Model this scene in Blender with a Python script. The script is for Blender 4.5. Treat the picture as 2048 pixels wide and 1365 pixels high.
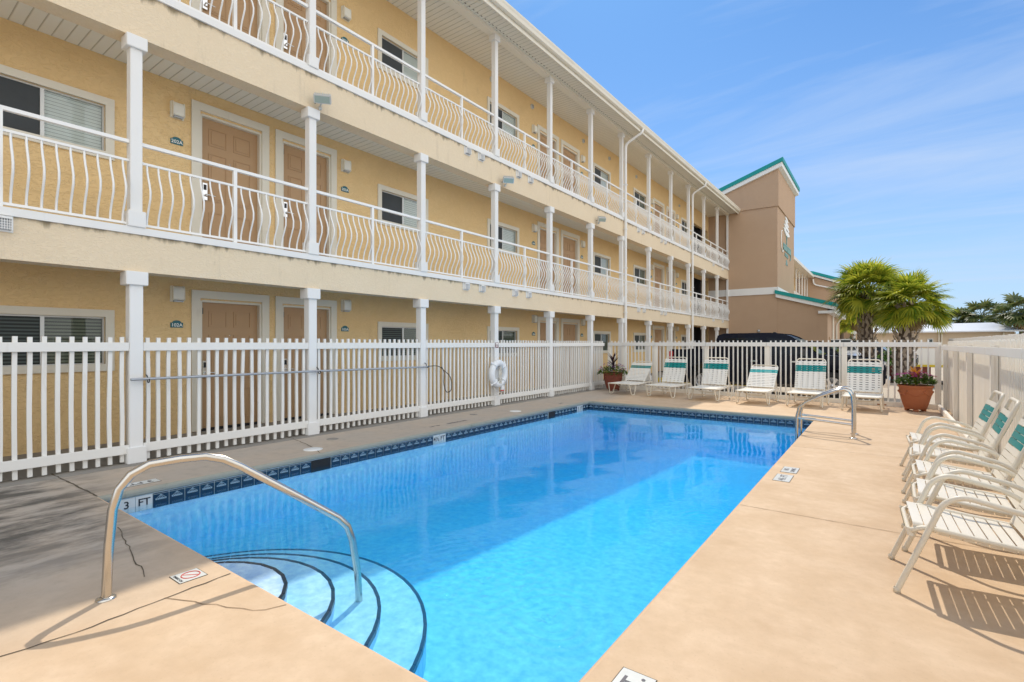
import bpy, bmesh, math, random
from mathutils import Vector, Matrix
R = math.radians
random.seed(7)
S = bpy.context.scene
C = S.collection
for o in list(bpy.data.objects): bpy.data.objects.remove(o)

# ------------------------------------------------------------------ camera
cam = bpy.data.objects.new('camera', bpy.data.cameras.new('camera'))
C.objects.link(cam)
cam.location = (0, 0, 1.5)
cam.rotation_euler = (R(90), 0, R(36.286))
cam.data.sensor_width = 36
cam.data.lens = 1012 / 2048 * 36
cam.data.shift_y = 0.0022
cam.data.clip_start = 0.05
cam.data.clip_end = 3000
S.camera = cam
# ------------------------------------------------------------------ sun, sky, exposure
SUN = Vector((-0.345, 0.66, 1.0)).normalized()          # towards the sun
elev = math.asin(SUN.z)
azim = math.atan2(SUN.x, SUN.y)
sl = bpy.data.lights.new('sun', 'SUN')
sl.energy = 2.55; sl.angle = R(0.6); sl.color = (1.0, 0.90, 0.76)
so = bpy.data.objects.new('sun', sl); C.objects.link(so)
so.rotation_euler = SUN.to_track_quat('Z', 'Y').to_euler()
so.location = (-10, 20, 40)
W = bpy.data.worlds.new('World'); S.world = W; W.use_nodes = True
nt = W.node_tree; N = nt.nodes; L = nt.links
for n in list(N): N.remove(n)
out = N.new('ShaderNodeOutputWorld'); bg = N.new('ShaderNodeBackground')
sky = N.new('ShaderNodeTexSky'); sky.sky_type = 'NISHITA'; sky.sun_disc = False
sky.sun_elevation = elev; sky.sun_rotation = azim
sky.air_density = 1.0; sky.dust_density = 0.4; sky.ozone_density = 1.6; sky.altitude = 0
bg.inputs['Strength'].default_value = 0.15
tc = N.new('ShaderNodeTexCoord'); sep = N.new('ShaderNodeSeparateXYZ')
L.new(tc.outputs['Generated'], sep.inputs[0])
def wmath(op, a, b=None, clamp=False):
    m = N.new('ShaderNodeMath'); m.operation = op; m.use_clamp = clamp
    for i, v in enumerate((a, b)):
        if v is None: continue
        if isinstance(v, (int, float)): m.inputs[i].default_value = v
        else: L.new(v, m.inputs[i])
    return m.outputs[0]
zc = wmath('ADD', wmath('MAXIMUM', sep.outputs[2], 0.0), 0.12)
cx = wmath('DIVIDE', sep.outputs[0], zc); cy = wmath('DIVIDE', sep.outputs[1], zc)
cmb = N.new('ShaderNodeCombineXYZ'); L.new(cx, cmb.inputs[0]); L.new(cy, cmb.inputs[1])
mp = N.new('ShaderNodeMapping'); mp.inputs['Rotation'].default_value = (0, 0, R(28)); mp.inputs['Scale'].default_value = (0.35, 1.5, 1)
L.new(cmb.outputs[0], mp.inputs[0])
nz = N.new('ShaderNodeTexNoise'); nz.inputs['Scale'].default_value = 1.0; nz.inputs['Detail'].default_value = 9; nz.inputs['Roughness'].default_value = 0.62
nz.inputs['Distortion'].default_value = 0.5
L.new(mp.outputs[0], nz.inputs['Vector'])
cf = wmath('MULTIPLY', wmath('SUBTRACT', nz.outputs['Fac'], 0.46), 2.4, True)
cf = wmath('MULTIPLY', cf, 0.95)
hz = wmath('POWER', wmath('SUBTRACT', 1.0, wmath('MAXIMUM', sep.outputs[2], 0.0)), 3.4)
hzf = wmath('MULTIPLY', hz, 0.85)
# clear-sky tint, thin cirrus, milky horizon
tint = N.new('ShaderNodeMix'); tint.data_type = 'RGBA'; tint.blend_type = 'MULTIPLY'; tint.inputs[0].default_value = 1.0
L.new(sky.outputs[0], tint.inputs[6]); tint.inputs[7].default_value = (0.27, 0.52, 0.74, 1)
m1 = N.new('ShaderNodeMix'); m1.data_type = 'RGBA'; L.new(cf, m1.inputs[0]); L.new(tint.outputs[2], m1.inputs[6]); m1.inputs[7].default_value = (3.1, 3.8, 5.0, 1)
m2 = N.new('ShaderNodeMix'); m2.data_type = 'RGBA'; L.new(hzf, m2.inputs[0]); L.new(m1.outputs[2], m2.inputs[6]); m2.inputs[7].default_value = (3.2, 3.85, 4.9, 1)
# added fill: an unseen bright cloud bank on the open side, lighting the shade
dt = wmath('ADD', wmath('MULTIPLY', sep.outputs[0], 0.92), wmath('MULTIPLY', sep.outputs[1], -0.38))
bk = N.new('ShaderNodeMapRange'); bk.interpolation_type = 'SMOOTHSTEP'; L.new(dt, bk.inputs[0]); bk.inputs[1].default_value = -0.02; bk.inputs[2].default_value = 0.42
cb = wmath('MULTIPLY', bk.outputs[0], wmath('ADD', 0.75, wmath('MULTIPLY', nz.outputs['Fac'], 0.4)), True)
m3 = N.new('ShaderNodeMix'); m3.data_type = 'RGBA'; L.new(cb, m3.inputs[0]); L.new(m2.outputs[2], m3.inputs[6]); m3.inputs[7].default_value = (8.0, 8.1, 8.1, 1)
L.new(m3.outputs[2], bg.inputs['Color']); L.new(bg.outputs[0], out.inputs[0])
S.view_settings.view_transform = 'Standard'; S.view_settings.look = 'None'
S.view_settings.exposure = 0.36; S.view_settings.gamma = 1
S.view_settings.use_curve_mapping = False
try:
    S.cycles.max_bounces = 10; S.cycles.transparent_max_bounces = 24; S.cycles.diffuse_bounces = 5; S.cycles.volume_bounces = 6
    S.cycles.caustics_reflective = False; S.cycles.caustics_refractive = False
    S.cycles.sample_clamp_indirect = 8
except Exception: pass

# ------------------------------------------------------------------ materials
def mat(name, col, rough=0.6, spec=0.4, metal=0.0, noise=None, bump=None, stain=None, coat=0.0, extra=None):
    """noise=(scale, amount, col2) blends towards col2; bump=(scale, strength, distance);
    stain=(scale, lo, hi, colour, (sx, sy, sz)) lays a thresholded wear pattern."""
    m = bpy.data.materials.new(name); m.use_nodes = True
    t = m.node_tree; n = t.nodes; l = t.links
    b = n['Principled BSDF']
    b.inputs['Base Color'].default_value = (*col, 1); b.inputs['Roughness'].default_value = rough
    b.inputs['Metallic'].default_value = metal; b.inputs['Specular IOR Level'].default_value = spec
    b.inputs['Coat Weight'].default_value = coat
    g = n.new('ShaderNodeNewGeometry')
    cur = None
    def mixc(fac, a, c):
        x = n.new('ShaderNodeMix'); x.data_type = 'RGBA'; l.new(fac, x.inputs[0])
        if a is None: x.inputs[6].default_value = (*col, 1)
        else: l.new(a, x.inputs[6])
        x.inputs[7].default_value = (*c, 1)
        return x.outputs[2]
    def mapr(v, a, c, d=0, e=1):
        x = n.new('ShaderNodeMapRange'); l.new(v, x.inputs[0])
        x.inputs[1].default_value = a; x.inputs[2].default_value = c; x.inputs[3].default_value = d; x.inputs[4].default_value = e
        return x.outputs[0]
    def noi(scale, detail=5, sc=(1, 1, 1), rough_=0.6, off=0):
        mp_ = n.new('ShaderNodeMapping'); mp_.inputs['Scale'].default_value = sc; mp_.inputs['Location'].default_value = (off, off * 1.3, 0)
        l.new(g.outputs['Position'], mp_.inputs[0])
        x = n.new('ShaderNodeTexNoise'); x.inputs['Scale'].default_value = scale; x.inputs['Detail'].default_value = detail; x.inputs['Roughness'].default_value = rough_
        l.new(mp_.outputs[0], x.inputs['Vector']); return x.outputs['Fac']
    if noise:
        for k, (s_, a_, c2) in enumerate(noise if isinstance(noise, list) else [noise]):
            cur = mixc(mapr(noi(s_, off=k * 5.1), .3, .7, 0, a_), cur, c2)
    if stain:
        for k, (s_, lo, hi, c3, sc, amt) in enumerate(stain if isinstance(stain, list) else [stain]):
            cur = mixc(mapr(noi(s_, 6, sc, .65, 3.3 + k * 7), lo, hi, 0, amt), cur, c3)
    if cur is not None: l.new(cur, b.inputs['Base Color'])
    if bump:
        bl = bump if isinstance(bump, list) else [bump]
        last = None
        for (s_, st, di) in bl:
            bp = n.new('ShaderNodeBump'); bp.inputs['Strength'].default_value = st; bp.inputs['Distance'].default_value = di
            l.new(noi(s_, 4), bp.inputs['Height'])
            if last: l.new(last, bp.inputs['Normal'])
            last = bp.outputs[0]
        l.new(last, b.inputs['Normal'])
    if extra: extra(m, t, n, l, b, g, cur)
    return m

def stucco_extra(scale, strength):
    def f(m, t, n, l, b, g, cur):
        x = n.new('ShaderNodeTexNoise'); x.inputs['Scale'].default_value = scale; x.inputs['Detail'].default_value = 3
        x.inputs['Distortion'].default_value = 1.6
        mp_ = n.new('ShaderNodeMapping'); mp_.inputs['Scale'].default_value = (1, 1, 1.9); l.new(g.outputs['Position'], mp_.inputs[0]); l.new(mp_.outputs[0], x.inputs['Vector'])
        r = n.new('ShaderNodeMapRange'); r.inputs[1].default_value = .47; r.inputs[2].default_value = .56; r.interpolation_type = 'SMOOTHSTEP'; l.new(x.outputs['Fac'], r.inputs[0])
        f2 = n.new('ShaderNodeTexNoise'); f2.inputs['Scale'].default_value = 90; l.new(g.outputs['Position'], f2.inputs['Vector'])
        b1 = n.new('ShaderNodeBump'); b1.inputs['Strength'].default_value = strength; b1.inputs['Distance'].default_value = .014; l.new(r.outputs[0], b1.inputs['Height'])
        b2 = n.new('ShaderNodeBump'); b2.inputs['Strength'].default_value = .25; b2.inputs['Distance'].default_value = .002; l.new(f2.outputs['Fac'], b2.inputs['Height']); l.new(b1.outputs[0], b2.inputs['Normal'])
        l.new(b2.outputs[0], b.inputs['Normal'])
        dx = n.new('ShaderNodeMix'); dx.data_type = 'RGBA'; dx.blend_type = 'MULTIPLY'; rr = n.new('ShaderNodeMapRange'); rr.inputs[3].default_value = .07; rr.inputs[4].default_value = 0; l.new(r.outputs[0], rr.inputs[0]); l.new(rr.outputs[0], dx.inputs[0]); l.new(cur, dx.inputs[6]); dx.inputs[7].default_value = (.62, .58, .52, 1); l.new(dx.outputs[2], b.inputs['Base Color'])  # recess shading put into the colour, following the trowel bump
    return f

def fascia_extra(m, t, n, l, b, g, cur):
    # mildew drips that hang from the underside of the white edge bands
    s = n.new('ShaderNodeSeparateXYZ'); l.new(g.outputs['Position'], s.inputs[0])
    def mr(v, a, c, d=0, e=1):
        x = n.new('ShaderNodeMapRange'); l.new(v, x.inputs[0]); x.inputs[1].default_value = a; x.inputs[2].default_value = c; x.inputs[3].default_value = d; x.inputs[4].default_value = e; return x.outputs[0]
    def ma(op, a, c):
        x = n.new('ShaderNodeMath'); x.operation = op; l.new(a, x.inputs[0]); l.new(c, x.inputs[1]); return x.outputs[0]
    def noi(sc, vec):
        mp_ = n.new('ShaderNodeMapping'); mp_.inputs['Scale'].default_value = vec; l.new(g.outputs['Position'], mp_.inputs[0])
        x = n.new('ShaderNodeTexNoise'); x.inputs['Scale'].default_value = sc; x.inputs['Detail'].default_value = 6; l.new(mp_.outputs[0], x.inputs['Vector']); return x.outputs['Fac']
    hi = ma('MULTIPLY', mr(s.outputs[2], 5.55, 5.93), mr(s.outputs[2], 5.3, 5.32)); lo = ma('MULTIPLY', mr(s.outputs[2], 2.55, 2.87), mr(s.outputs[2], 3.2, 3.19))
    near = ma('MAXIMUM', hi, lo)
    th = ma('ADD', noi(9, (1, 1, .12)), near)
    fac = mr(th, 1.36, 1.56, 0, .75)
    x = n.new('ShaderNodeMix'); x.data_type = 'RGBA'; l.new(fac, x.inputs[0]); l.new(cur, x.inputs[6]); x.inputs[7].default_value = (.16, .13, .08, 1)
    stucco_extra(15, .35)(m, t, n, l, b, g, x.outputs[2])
M = {}
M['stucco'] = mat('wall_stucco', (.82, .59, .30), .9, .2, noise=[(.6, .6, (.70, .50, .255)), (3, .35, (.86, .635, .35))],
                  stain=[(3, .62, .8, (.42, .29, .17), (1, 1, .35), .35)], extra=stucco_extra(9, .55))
M['fascia'] = mat('slab_stucco', (.80, .67, .49), .9, .2, noise=[(1.1, .4, (.74, .61, .43))],
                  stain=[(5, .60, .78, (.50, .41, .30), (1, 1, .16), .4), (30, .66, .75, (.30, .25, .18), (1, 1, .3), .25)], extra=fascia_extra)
M['white'] = mat('white_paint', (.80, .80, .79), .5, .4, noise=[(2, .3, (.72, .72, .70))],
                 stain=[(9, .66, .8, (.50, .46, .38), (1, 1, .25), .35)], bump=(40, .08, .002))
M['railwhite'] = mat('railing_white_paint', (.84, .84, .83), .45, .4)
M['fence'] = mat('fence_white_paint', (.80, .79, .76), .55, .35, noise=[(3, .3, (.74, .73, .69))],
                 stain=[(7, .6, .78, (.52, .44, .32), (1, 1, .2), .4)], bump=(30, .15, .002))
M['fencewood'] = mat('aged_fence_paint', (.87, .84, .77), .7, .3, noise=[(2, .4, (.80, .75, .66))],
                     stain=[(5, .58, .75, (.50, .40, .28), (3, 3, .12), .5)], bump=(30, .2, .003))
M['trim'] = mat('door_trim_paint', (.74, .70, .60), .6, .3, noise=[(2, .4, (.66, .62, .52))], stain=[(8, .62, .8, (.45, .40, .32), (1, 1, .3), .35)])
M['soffit_white'] = mat('eave_white', (.80, .77, .68), .6, .3, noise=[(1.5, .3, (.72, .69, .60))], stain=[(6, .64, .8, (.45, .42, .33), (1, .3, 1), .4)])
def soffit_extra(m, t, n, l, b, g, cur):
    s = n.new('ShaderNodeSeparateXYZ'); l.new(g.outputs['Position'], s.inputs[0])
    a = n.new('ShaderNodeMath'); a.operation = 'MULTIPLY'; a.inputs[1].default_value = 7.4; l.new(s.outputs[1], a.inputs[0])
    f = n.new('ShaderNodeMath'); f.operation = 'FRACT'; l.new(a.outputs[0], f.inputs[0])
    r = n.new('ShaderNodeMapRange'); r.inputs[1].default_value = .0; r.inputs[2].default_value = .13; l.new(f.outputs[0], r.inputs[0])
    bp = n.new('ShaderNodeBump'); bp.inputs['Strength'].default_value = 1; bp.inputs['Distance'].default_value = .012; l.new(r.outputs[0], bp.inputs['Height']); l.new(bp.outputs[0], b.inputs['Normal'])
    x = n.new('ShaderNodeMix'); x.data_type = 'RGBA'; l.new(r.outputs[0], x.inputs[0]); x.inputs[6].default_value = (.42, .41, .35, 1); l.new(cur, x.inputs[7]); l.new(x.outputs[2], b.inputs['Base Color'])
M['soffit'] = mat('soffit_panel', (.78, .76, .68), .5, .3, noise=[(1, .3, (.70, .68, .60))], extra=soffit_extra)
M['door'] = mat('door_paint', (.46, .295, .16), .5, .35, noise=[(1.5, .3, (.42, .25, .13))])
M['dark'] = mat('dark_void', (.02, .02, .022), .8)
M['alu'] = mat('window_aluminium', (.62, .63, .62), .4, .5, .3)
M['steel'] = mat('polished_steel', (.62, .60, .56), .22, .5, 1.0, noise=[(6, .5, (.50, .45, .38))], bump=(3, .05, .004))
M['galv'] = mat('galvanised_pole', (.42, .44, .47), .45, .5, .6)
M['black'] = mat('black_plastic', (.015, .015, .017), .45)
M['sconce'] = mat('lamp_cover', (.80, .78, .70), .35, .4)
M['teal'] = mat('teal_metal', (.0, .27, .26), .45, .4, noise=[(2, .3, (.0, .33, .32))])
M['sign_teal'] = mat('sign_light_teal', (.22, .38, .37), .5)
M['signteal'] = mat('sign_teal', (.01, .12, .15), .4)
M['text_white'] = mat('white_lettering', (.85, .85, .82), .5)
M['text_dark'] = mat('dark_lettering', (.02, .025, .035), .4)
M['text_grey'] = mat('worn_lettering', (.11, .11, .13), .6)
M['red'] = mat('red_mark', (.55, .06, .04), .5)
M['burgundy'] = mat('burgundy_plate', (.18, .02, .03), .5)
M['tower'] = mat('tower_stucco', (.49, .345, .235), .92, .15, noise=[(.35, .45, (.42, .295, .205)), (2, .2, (.55, .395, .28))], stain=[(1.2, .6, .8, (.40, .27, .19), (1, 1, .2), .3)], bump=(60, .3, .004))
M['roofgrey'] = mat('roof_shingle', (.30, .29, .27), .9, bump=(12, .4, .02))
M['gutter'] = mat('gutter_cream', (.76, .72, .62), .45, .4, noise=[(1, .4, (.66, .62, .52))], stain=[(4, .6, .8, (.45, .42, .34), (1, .25, 1), .4)])

# deck concrete
def deck_extra(m, t, n, l, b, g, cur):
    s = n.new('ShaderNodeSeparateXYZ'); l.new(g.outputs['Position'], s.inputs[0])
    # greyer tone over the strip beside the building and corner slab; corner mildew streaks
    def mr(v, a, c, d, e):
        x = n.new('ShaderNodeMapRange'); l.new(v, x.inputs[0]); x.inputs[1].default_value = a; x.inputs[2].default_value = c; x.inputs[3].default_value = d; x.inputs[4].default_value = e; return x.outputs[0]
    def noi(sc, vec=(1, 1, 1), off=0, det=7):
        mp_ = n.new('ShaderNodeMapping'); mp_.inputs['Scale'].default_value = vec; mp_.inputs['Location'].default_value = (off, off, 0); l.new(g.outputs['Position'], mp_.inputs[0])
        x = n.new('ShaderNodeTexNoise'); x.inputs['Scale'].default_value = sc; x.inputs['Detail'].default_value = det; x.inputs['Roughness'].default_value = .65; l.new(mp_.outputs[0], x.inputs['Vector']); return x.outputs['Fac']
    def mul(a, c):
        x = n.new('ShaderNodeMath'); x.operation = 'MULTIPLY'; l.new(a, x.inputs[0]); l.new(c, x.inputs[1]); return x.outputs[0]
    def mix(fac, a, c):
        x = n.new('ShaderNodeMix'); x.data_type = 'RGBA'; l.new(fac, x.inputs[0]); l.new(a, x.inputs[6]); x.inputs[7].default_value = (*c, 1); return x.outputs[2]
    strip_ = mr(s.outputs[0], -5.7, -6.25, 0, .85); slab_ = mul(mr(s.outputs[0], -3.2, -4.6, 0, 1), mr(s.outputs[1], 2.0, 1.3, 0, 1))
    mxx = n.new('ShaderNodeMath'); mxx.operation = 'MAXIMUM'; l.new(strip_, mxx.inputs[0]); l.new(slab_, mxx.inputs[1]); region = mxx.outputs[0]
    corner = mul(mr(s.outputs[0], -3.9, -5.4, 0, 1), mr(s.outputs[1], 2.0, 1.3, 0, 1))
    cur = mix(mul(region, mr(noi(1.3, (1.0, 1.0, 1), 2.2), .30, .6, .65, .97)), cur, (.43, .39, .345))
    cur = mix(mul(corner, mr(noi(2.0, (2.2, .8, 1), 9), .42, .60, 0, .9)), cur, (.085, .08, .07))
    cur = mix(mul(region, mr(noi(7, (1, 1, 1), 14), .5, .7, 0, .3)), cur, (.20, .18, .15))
    cur = mix(mr(noi(1.1, (1, 1, 1), 20), .58, .75, 0, .28), cur, (.42, .29, .18))
    cur = mix(mr(noi(60, (1, 1, 1), 31, 2), .60, .75, 0, .3), cur, (.40, .30, .21))
    l.new(cur, b.inputs['Base Color'])
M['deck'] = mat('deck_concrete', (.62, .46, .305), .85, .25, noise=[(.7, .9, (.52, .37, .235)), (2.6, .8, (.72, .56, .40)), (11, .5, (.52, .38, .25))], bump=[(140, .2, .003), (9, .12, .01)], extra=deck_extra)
M['coping'] = mat('coping_concrete', (.33, .33, .28), .8, .3, noise=[(2, .5, (.25, .27, .23)), (14, .4, (.40, .39, .33))], stain=[(6, .6, .75, (.10, .11, .08), (1, 1, 1), .6)], bump=[(50, .3, .004)])
M['coping_tan'] = mat('coping_concrete_tan', (.66, .47, .315), .8, .3, noise=[(2, .4, (.58, .43, .29))], bump=[(50, .3, .004)])
M['joint'] = mat('joint_dark', (.11, .09, .065), .9)
M['crack'] = mat('hairline_crack', (.26, .18, .115), .9)
M['walk'] = mat('walkway_concrete', (.30, .28, .25), .9, noise=[(1.5, .5, (.18, .165, .15))], bump=(50, .2, .003))
M['plaster'] = mat('pool_plaster', (.70, .87, .99), .7, .2, noise=[(.9, .7, (.52, .70, .93)), (4, .7, (.92, .97, 1.0)), (13, .9, (.38, .56, .84))], bump=(30, .1, .004))
M['tile'] = mat('pool_tile_navy', (.006, .028, .062), .15, .5, noise=[(6, .6, (.010, .045, .085))])
M['grout'] = mat('tile_grout', (.42, .50, .52), .8)
M['tilew'] = mat('marker_tile', (.66, .68, .66), .3, noise=[(15, .5, (.52, .55, .55))])
M['motif'] = mat('tile_motif', (.30, .42, .50), .3)
M['steptile'] = mat('step_edge_tile', (.006, .014, .03), .3)
M['chair'] = mat('chair_cream_frame', (.76, .71, .60), .4, .4)
M['strap'] = mat('vinyl_strap_cream', (.80, .75, .65), .38, .45, noise=[(5, .3, (.75, .70, .60))])
M['lstrap'] = mat('vinyl_strap_white', (.84, .83, .79), .45, .4, noise=[(5, .3, (.72, .70, .64))])
M['tstrap'] = mat('vinyl_strap_teal', (.0, .235, .235), .38, .45)
M['tstrap2'] = mat('faded_teal_strap', (.02, .40, .42), .45, .4)
M['terracotta'] = mat('terracotta', (.43, .155, .075), .8, .2, noise=[(5, .5, (.36, .12, .06))], stain=[(9, .6, .75, (.52, .25, .15), (1, 1, 1), .5)], bump=(25, .3, .006))
M['terracotta_dark'] = mat('terracotta_brown', (.24, .075, .05), .7, .2, noise=[(5, .5, (.18, .055, .04))], bump=(25, .3, .006))  # darker, browner terracotta
M['soil'] = mat('potting_soil', (.04, .028, .018), 1)
def leafmat(name, col, col2, tr=.35, rough=.45):
    m = bpy.data.materials.new(name); m.use_nodes = True; t = m.node_tree; n = t.nodes; l = t.links
    b = n['Principled BSDF']; b.inputs['Roughness'].default_value = rough
    g = n.new('ShaderNodeNewGeometry'); x = n.new('ShaderNodeTexNoise'); x.inputs['Scale'].default_value = 2.2; l.new(g.outputs['Position'], x.inputs['Vector'])
    ad = n.new('ShaderNodeMath'); ad.operation = 'ADD'; l.new(x.outputs['Fac'], ad.inputs[0]); l.new(g.outputs['Random Per Island'], ad.inputs[1])
    r = n.new('ShaderNodeMapRange'); r.inputs[1].default_value = .45; r.inputs[2].default_value = 1.4; l.new(ad.outputs[0], r.inputs[0])
    mx = n.new('ShaderNodeMix'); mx.data_type = 'RGBA'; l.new(r.outputs[0], mx.inputs[0]); mx.inputs[6].default_value = (*col, 1); mx.inputs[7].default_value = (*col2, 1)
    l.new(mx.outputs[2], b.inputs['Base Color'])
    tl = n.new('ShaderNodeBsdfTranslucent'); l.new(mx.outputs[2], tl.inputs['Color'])
    ms = n.new('ShaderNodeMixShader'); ms.inputs[0].default_value = tr; l.new(b.outputs[0], ms.inputs[1]); l.new(tl.outputs[0], ms.inputs[2])
    l.new(ms.outputs[0], n['Material Output'].inputs[0]); return m
M['palm'] = leafmat('palm_leaf', (.10, .21, .015), (.58, .58, .06), .5)
M['palm_far'] = leafmat('far_palm_leaf', (.05, .10, .03), (.20, .22, .07), .3)
M['palm_dead'] = leafmat('dry_palm_leaf', (.20, .13, .06), (.34, .25, .12), .25, .8)
M['leaf'] = leafmat('bedding_leaf', (.03, .10, .012), (.16, .28, .03), .3)
M['bush'] = leafmat('bush_leaf', (.035, .075, .02), (.13, .17, .05), .3)
M['cordyline'] = leafmat('dark_purple_leaf', (.012, .004, .01), (.05, .012, .03), .15)
M['cordyline_red'] = leafmat('red_orange_leaf', (.30, .05, .02), (.55, .25, .03), .35)
M['magenta'] = leafmat('magenta_petal', (.42, .01, .22), (.55, .05, .35), .3)
M['crimson'] = leafmat('crimson_petal', (.42, .005, .05), (.55, .02, .10), .3)
M['purple'] = leafmat('purple_petal', (.20, .01, .30), (.34, .04, .42), .3)
M['orange'] = leafmat('orange_petal', (.70, .14, .02), (.80, .30, .06), .3)
M['bark'] = mat('palm_bark', (.19, .15, .12), .95, noise=[(5, .6, (.11, .085, .07))], bump=(25, .6, .02))
M['boot'] = mat('palm_leaf_base', (.50, .42, .34), .9, noise=[(7, .6, (.30, .24, .19))], bump=(30, .4, .01))
M['lot'] = mat('parking_lot', (.50, .43, .34), .9, noise=[(.15, .5, (.42, .37, .30)), (2, .3, (.56, .48, .39))], bump=(30, .3, .006))
M['navy'] = mat('navy_car_paint', (.003, .004, .012), .32, .18, 0, coat=.12)
M['blackcar'] = mat('black_car_paint', (.012, .013, .016), .25, .5, .2, coat=1.0)
M['whitecar'] = mat('white_car_paint', (.78, .78, .77), .3, .5, coat=.6)
M['carglass'] = mat('car_glass', (.008, .010, .012), .08, .35)
M['tyre'] = mat('tyre_rubber', (.02, .02, .02), .85)
M['rim'] = mat('alloy_rim', (.62, .62, .63), .3, .5, .8)
M['chrome'] = mat('chrome_trim', (.70, .70, .70), .12, .5, 1.0)
M['lampred'] = mat('tail_lamp', (.55, .01, .01), .2)
M['lampamber'] = mat('amber_lamp', (.75, .25, .03), .2)
M['lens'] = mat('flood_lens', (.34, .43, .40), .15, .8)
M['headlamp'] = mat('headlamp_glass', (.6, .62, .65), .1, .8)
M['offwhite'] = mat('far_wall_cream', (.66, .54, .40), .9, noise=[(.5, .3, (.60, .49, .36))])
M['metalroof'] = mat('white_metal_roof', (.72, .74, .76), .4, .5, noise=[(.4, .3, (.66, .69, .73))])
M['blockwall'] = mat('white_block_wall', (.76, .75, .72), .85, noise=[(1, .3, (.68, .68, .66))])
M['yellow'] = mat('yellow_kerb_paint', (.65, .48, .03), .7)
M['farwin'] = mat('far_window', (.05, .07, .07), .2, .5)
M['rope'] = mat('ring_rope', (.70, .67, .60), .9)
M['ringw'] = mat('life_ring_white', (.80, .82, .84), .5, noise=[(8, .3, (.72, .74, .76))])
M['pvc'] = mat('lid_white', (.78, .79, .78), .4)
M['gold'] = mat('brown_plate', (.35, .14, .05), .6)
M['fabricblue'] = mat('blue_cover', (.06, .14, .30), .7)
def glassmat():
    m = bpy.data.materials.new('window_glass'); m.use_nodes = True; t = m.node_tree; n = t.nodes; l = t.links
    n.remove(n['Principled BSDF'])
    fr = n.new('ShaderNodeFresnel'); fr.inputs[0].default_value = 1.55
    tr = n.new('ShaderNodeBsdfTransparent'); tr.inputs[0].default_value = (.90, .93, .93, 1)
    gl = n.new('ShaderNodeBsdfGlossy'); gl.inputs['Roughness'].default_value = .02
    gb = n.new('ShaderNodeNewGeometry'); iv = n.new('ShaderNodeMath'); iv.operation = 'SUBTRACT'; iv.inputs[0].default_value = 1; l.new(gb.outputs['Backfacing'], iv.inputs[1])
    mu = n.new('ShaderNodeMath'); mu.operation = 'MULTIPLY'; l.new(fr.outputs[0], mu.inputs[0]); l.new(iv.outputs[0], mu.inputs[1])   # light leaving the body passes straight out
    ms = n.new('ShaderNodeMixShader'); l.new(mu.outputs[0], ms.inputs[0]); l.new(tr.outputs[0], ms.inputs[1]); l.new(gl.outputs[0], ms.inputs[2])
    l.new(ms.outputs[0], n['Material Output'].inputs[0]); return m
M['glass'] = glassmat()
def blindmat(name, col, gap, off=.0):
    def f(m, t, n, l, b, g, cur):
        s = n.new('ShaderNodeSeparateXYZ'); l.new(g.outputs['Position'], s.inputs[0])
        a = n.new('ShaderNodeMath'); a.operation = 'MULTIPLY'; a.inputs[1].default_value = 22; l.new(s.outputs[2], a.inputs[0])
        fr = n.new('ShaderNodeMath'); fr.operation = 'FRACT'; l.new(a.outputs[0], fr.inputs[0])
        r = n.new('ShaderNodeMapRange'); r.inputs[1].default_value = gap; r.inputs[2].default_value = gap + .12; l.new(fr.outputs[0], r.inputs[0])
        x = n.new('ShaderNodeMix'); x.data_type = 'RGBA'; l.new(r.outputs[0], x.inputs[0]); x.inputs[6].default_value = (col[0] * .25, col[1] * .25, col[2] * .25, 1); x.inputs[7].default_value = (*col, 1)
        l.new(x.outputs[2], b.inputs['Base Color'])
    return mat(name, col, .6, extra=f)
M['blind_dark'] = blindmat('dark_blind', (.07, .09, .085), .45)
M['blind_light'] = blindmat('white_blind', (.80, .80, .76), .06)
M['blind_mid'] = blindmat('olive_blind', (.20, .21, .15), .35)
M['screen'] = mat('insect_screen', (.045, .052, .058), .7, noise=[(3, .5, (.07, .08, .085))])
M['curtain'] = mat('window_curtain', (.70, .70, .68), .9, noise=[(2, .4, (.52, .50, .44))])

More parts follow.
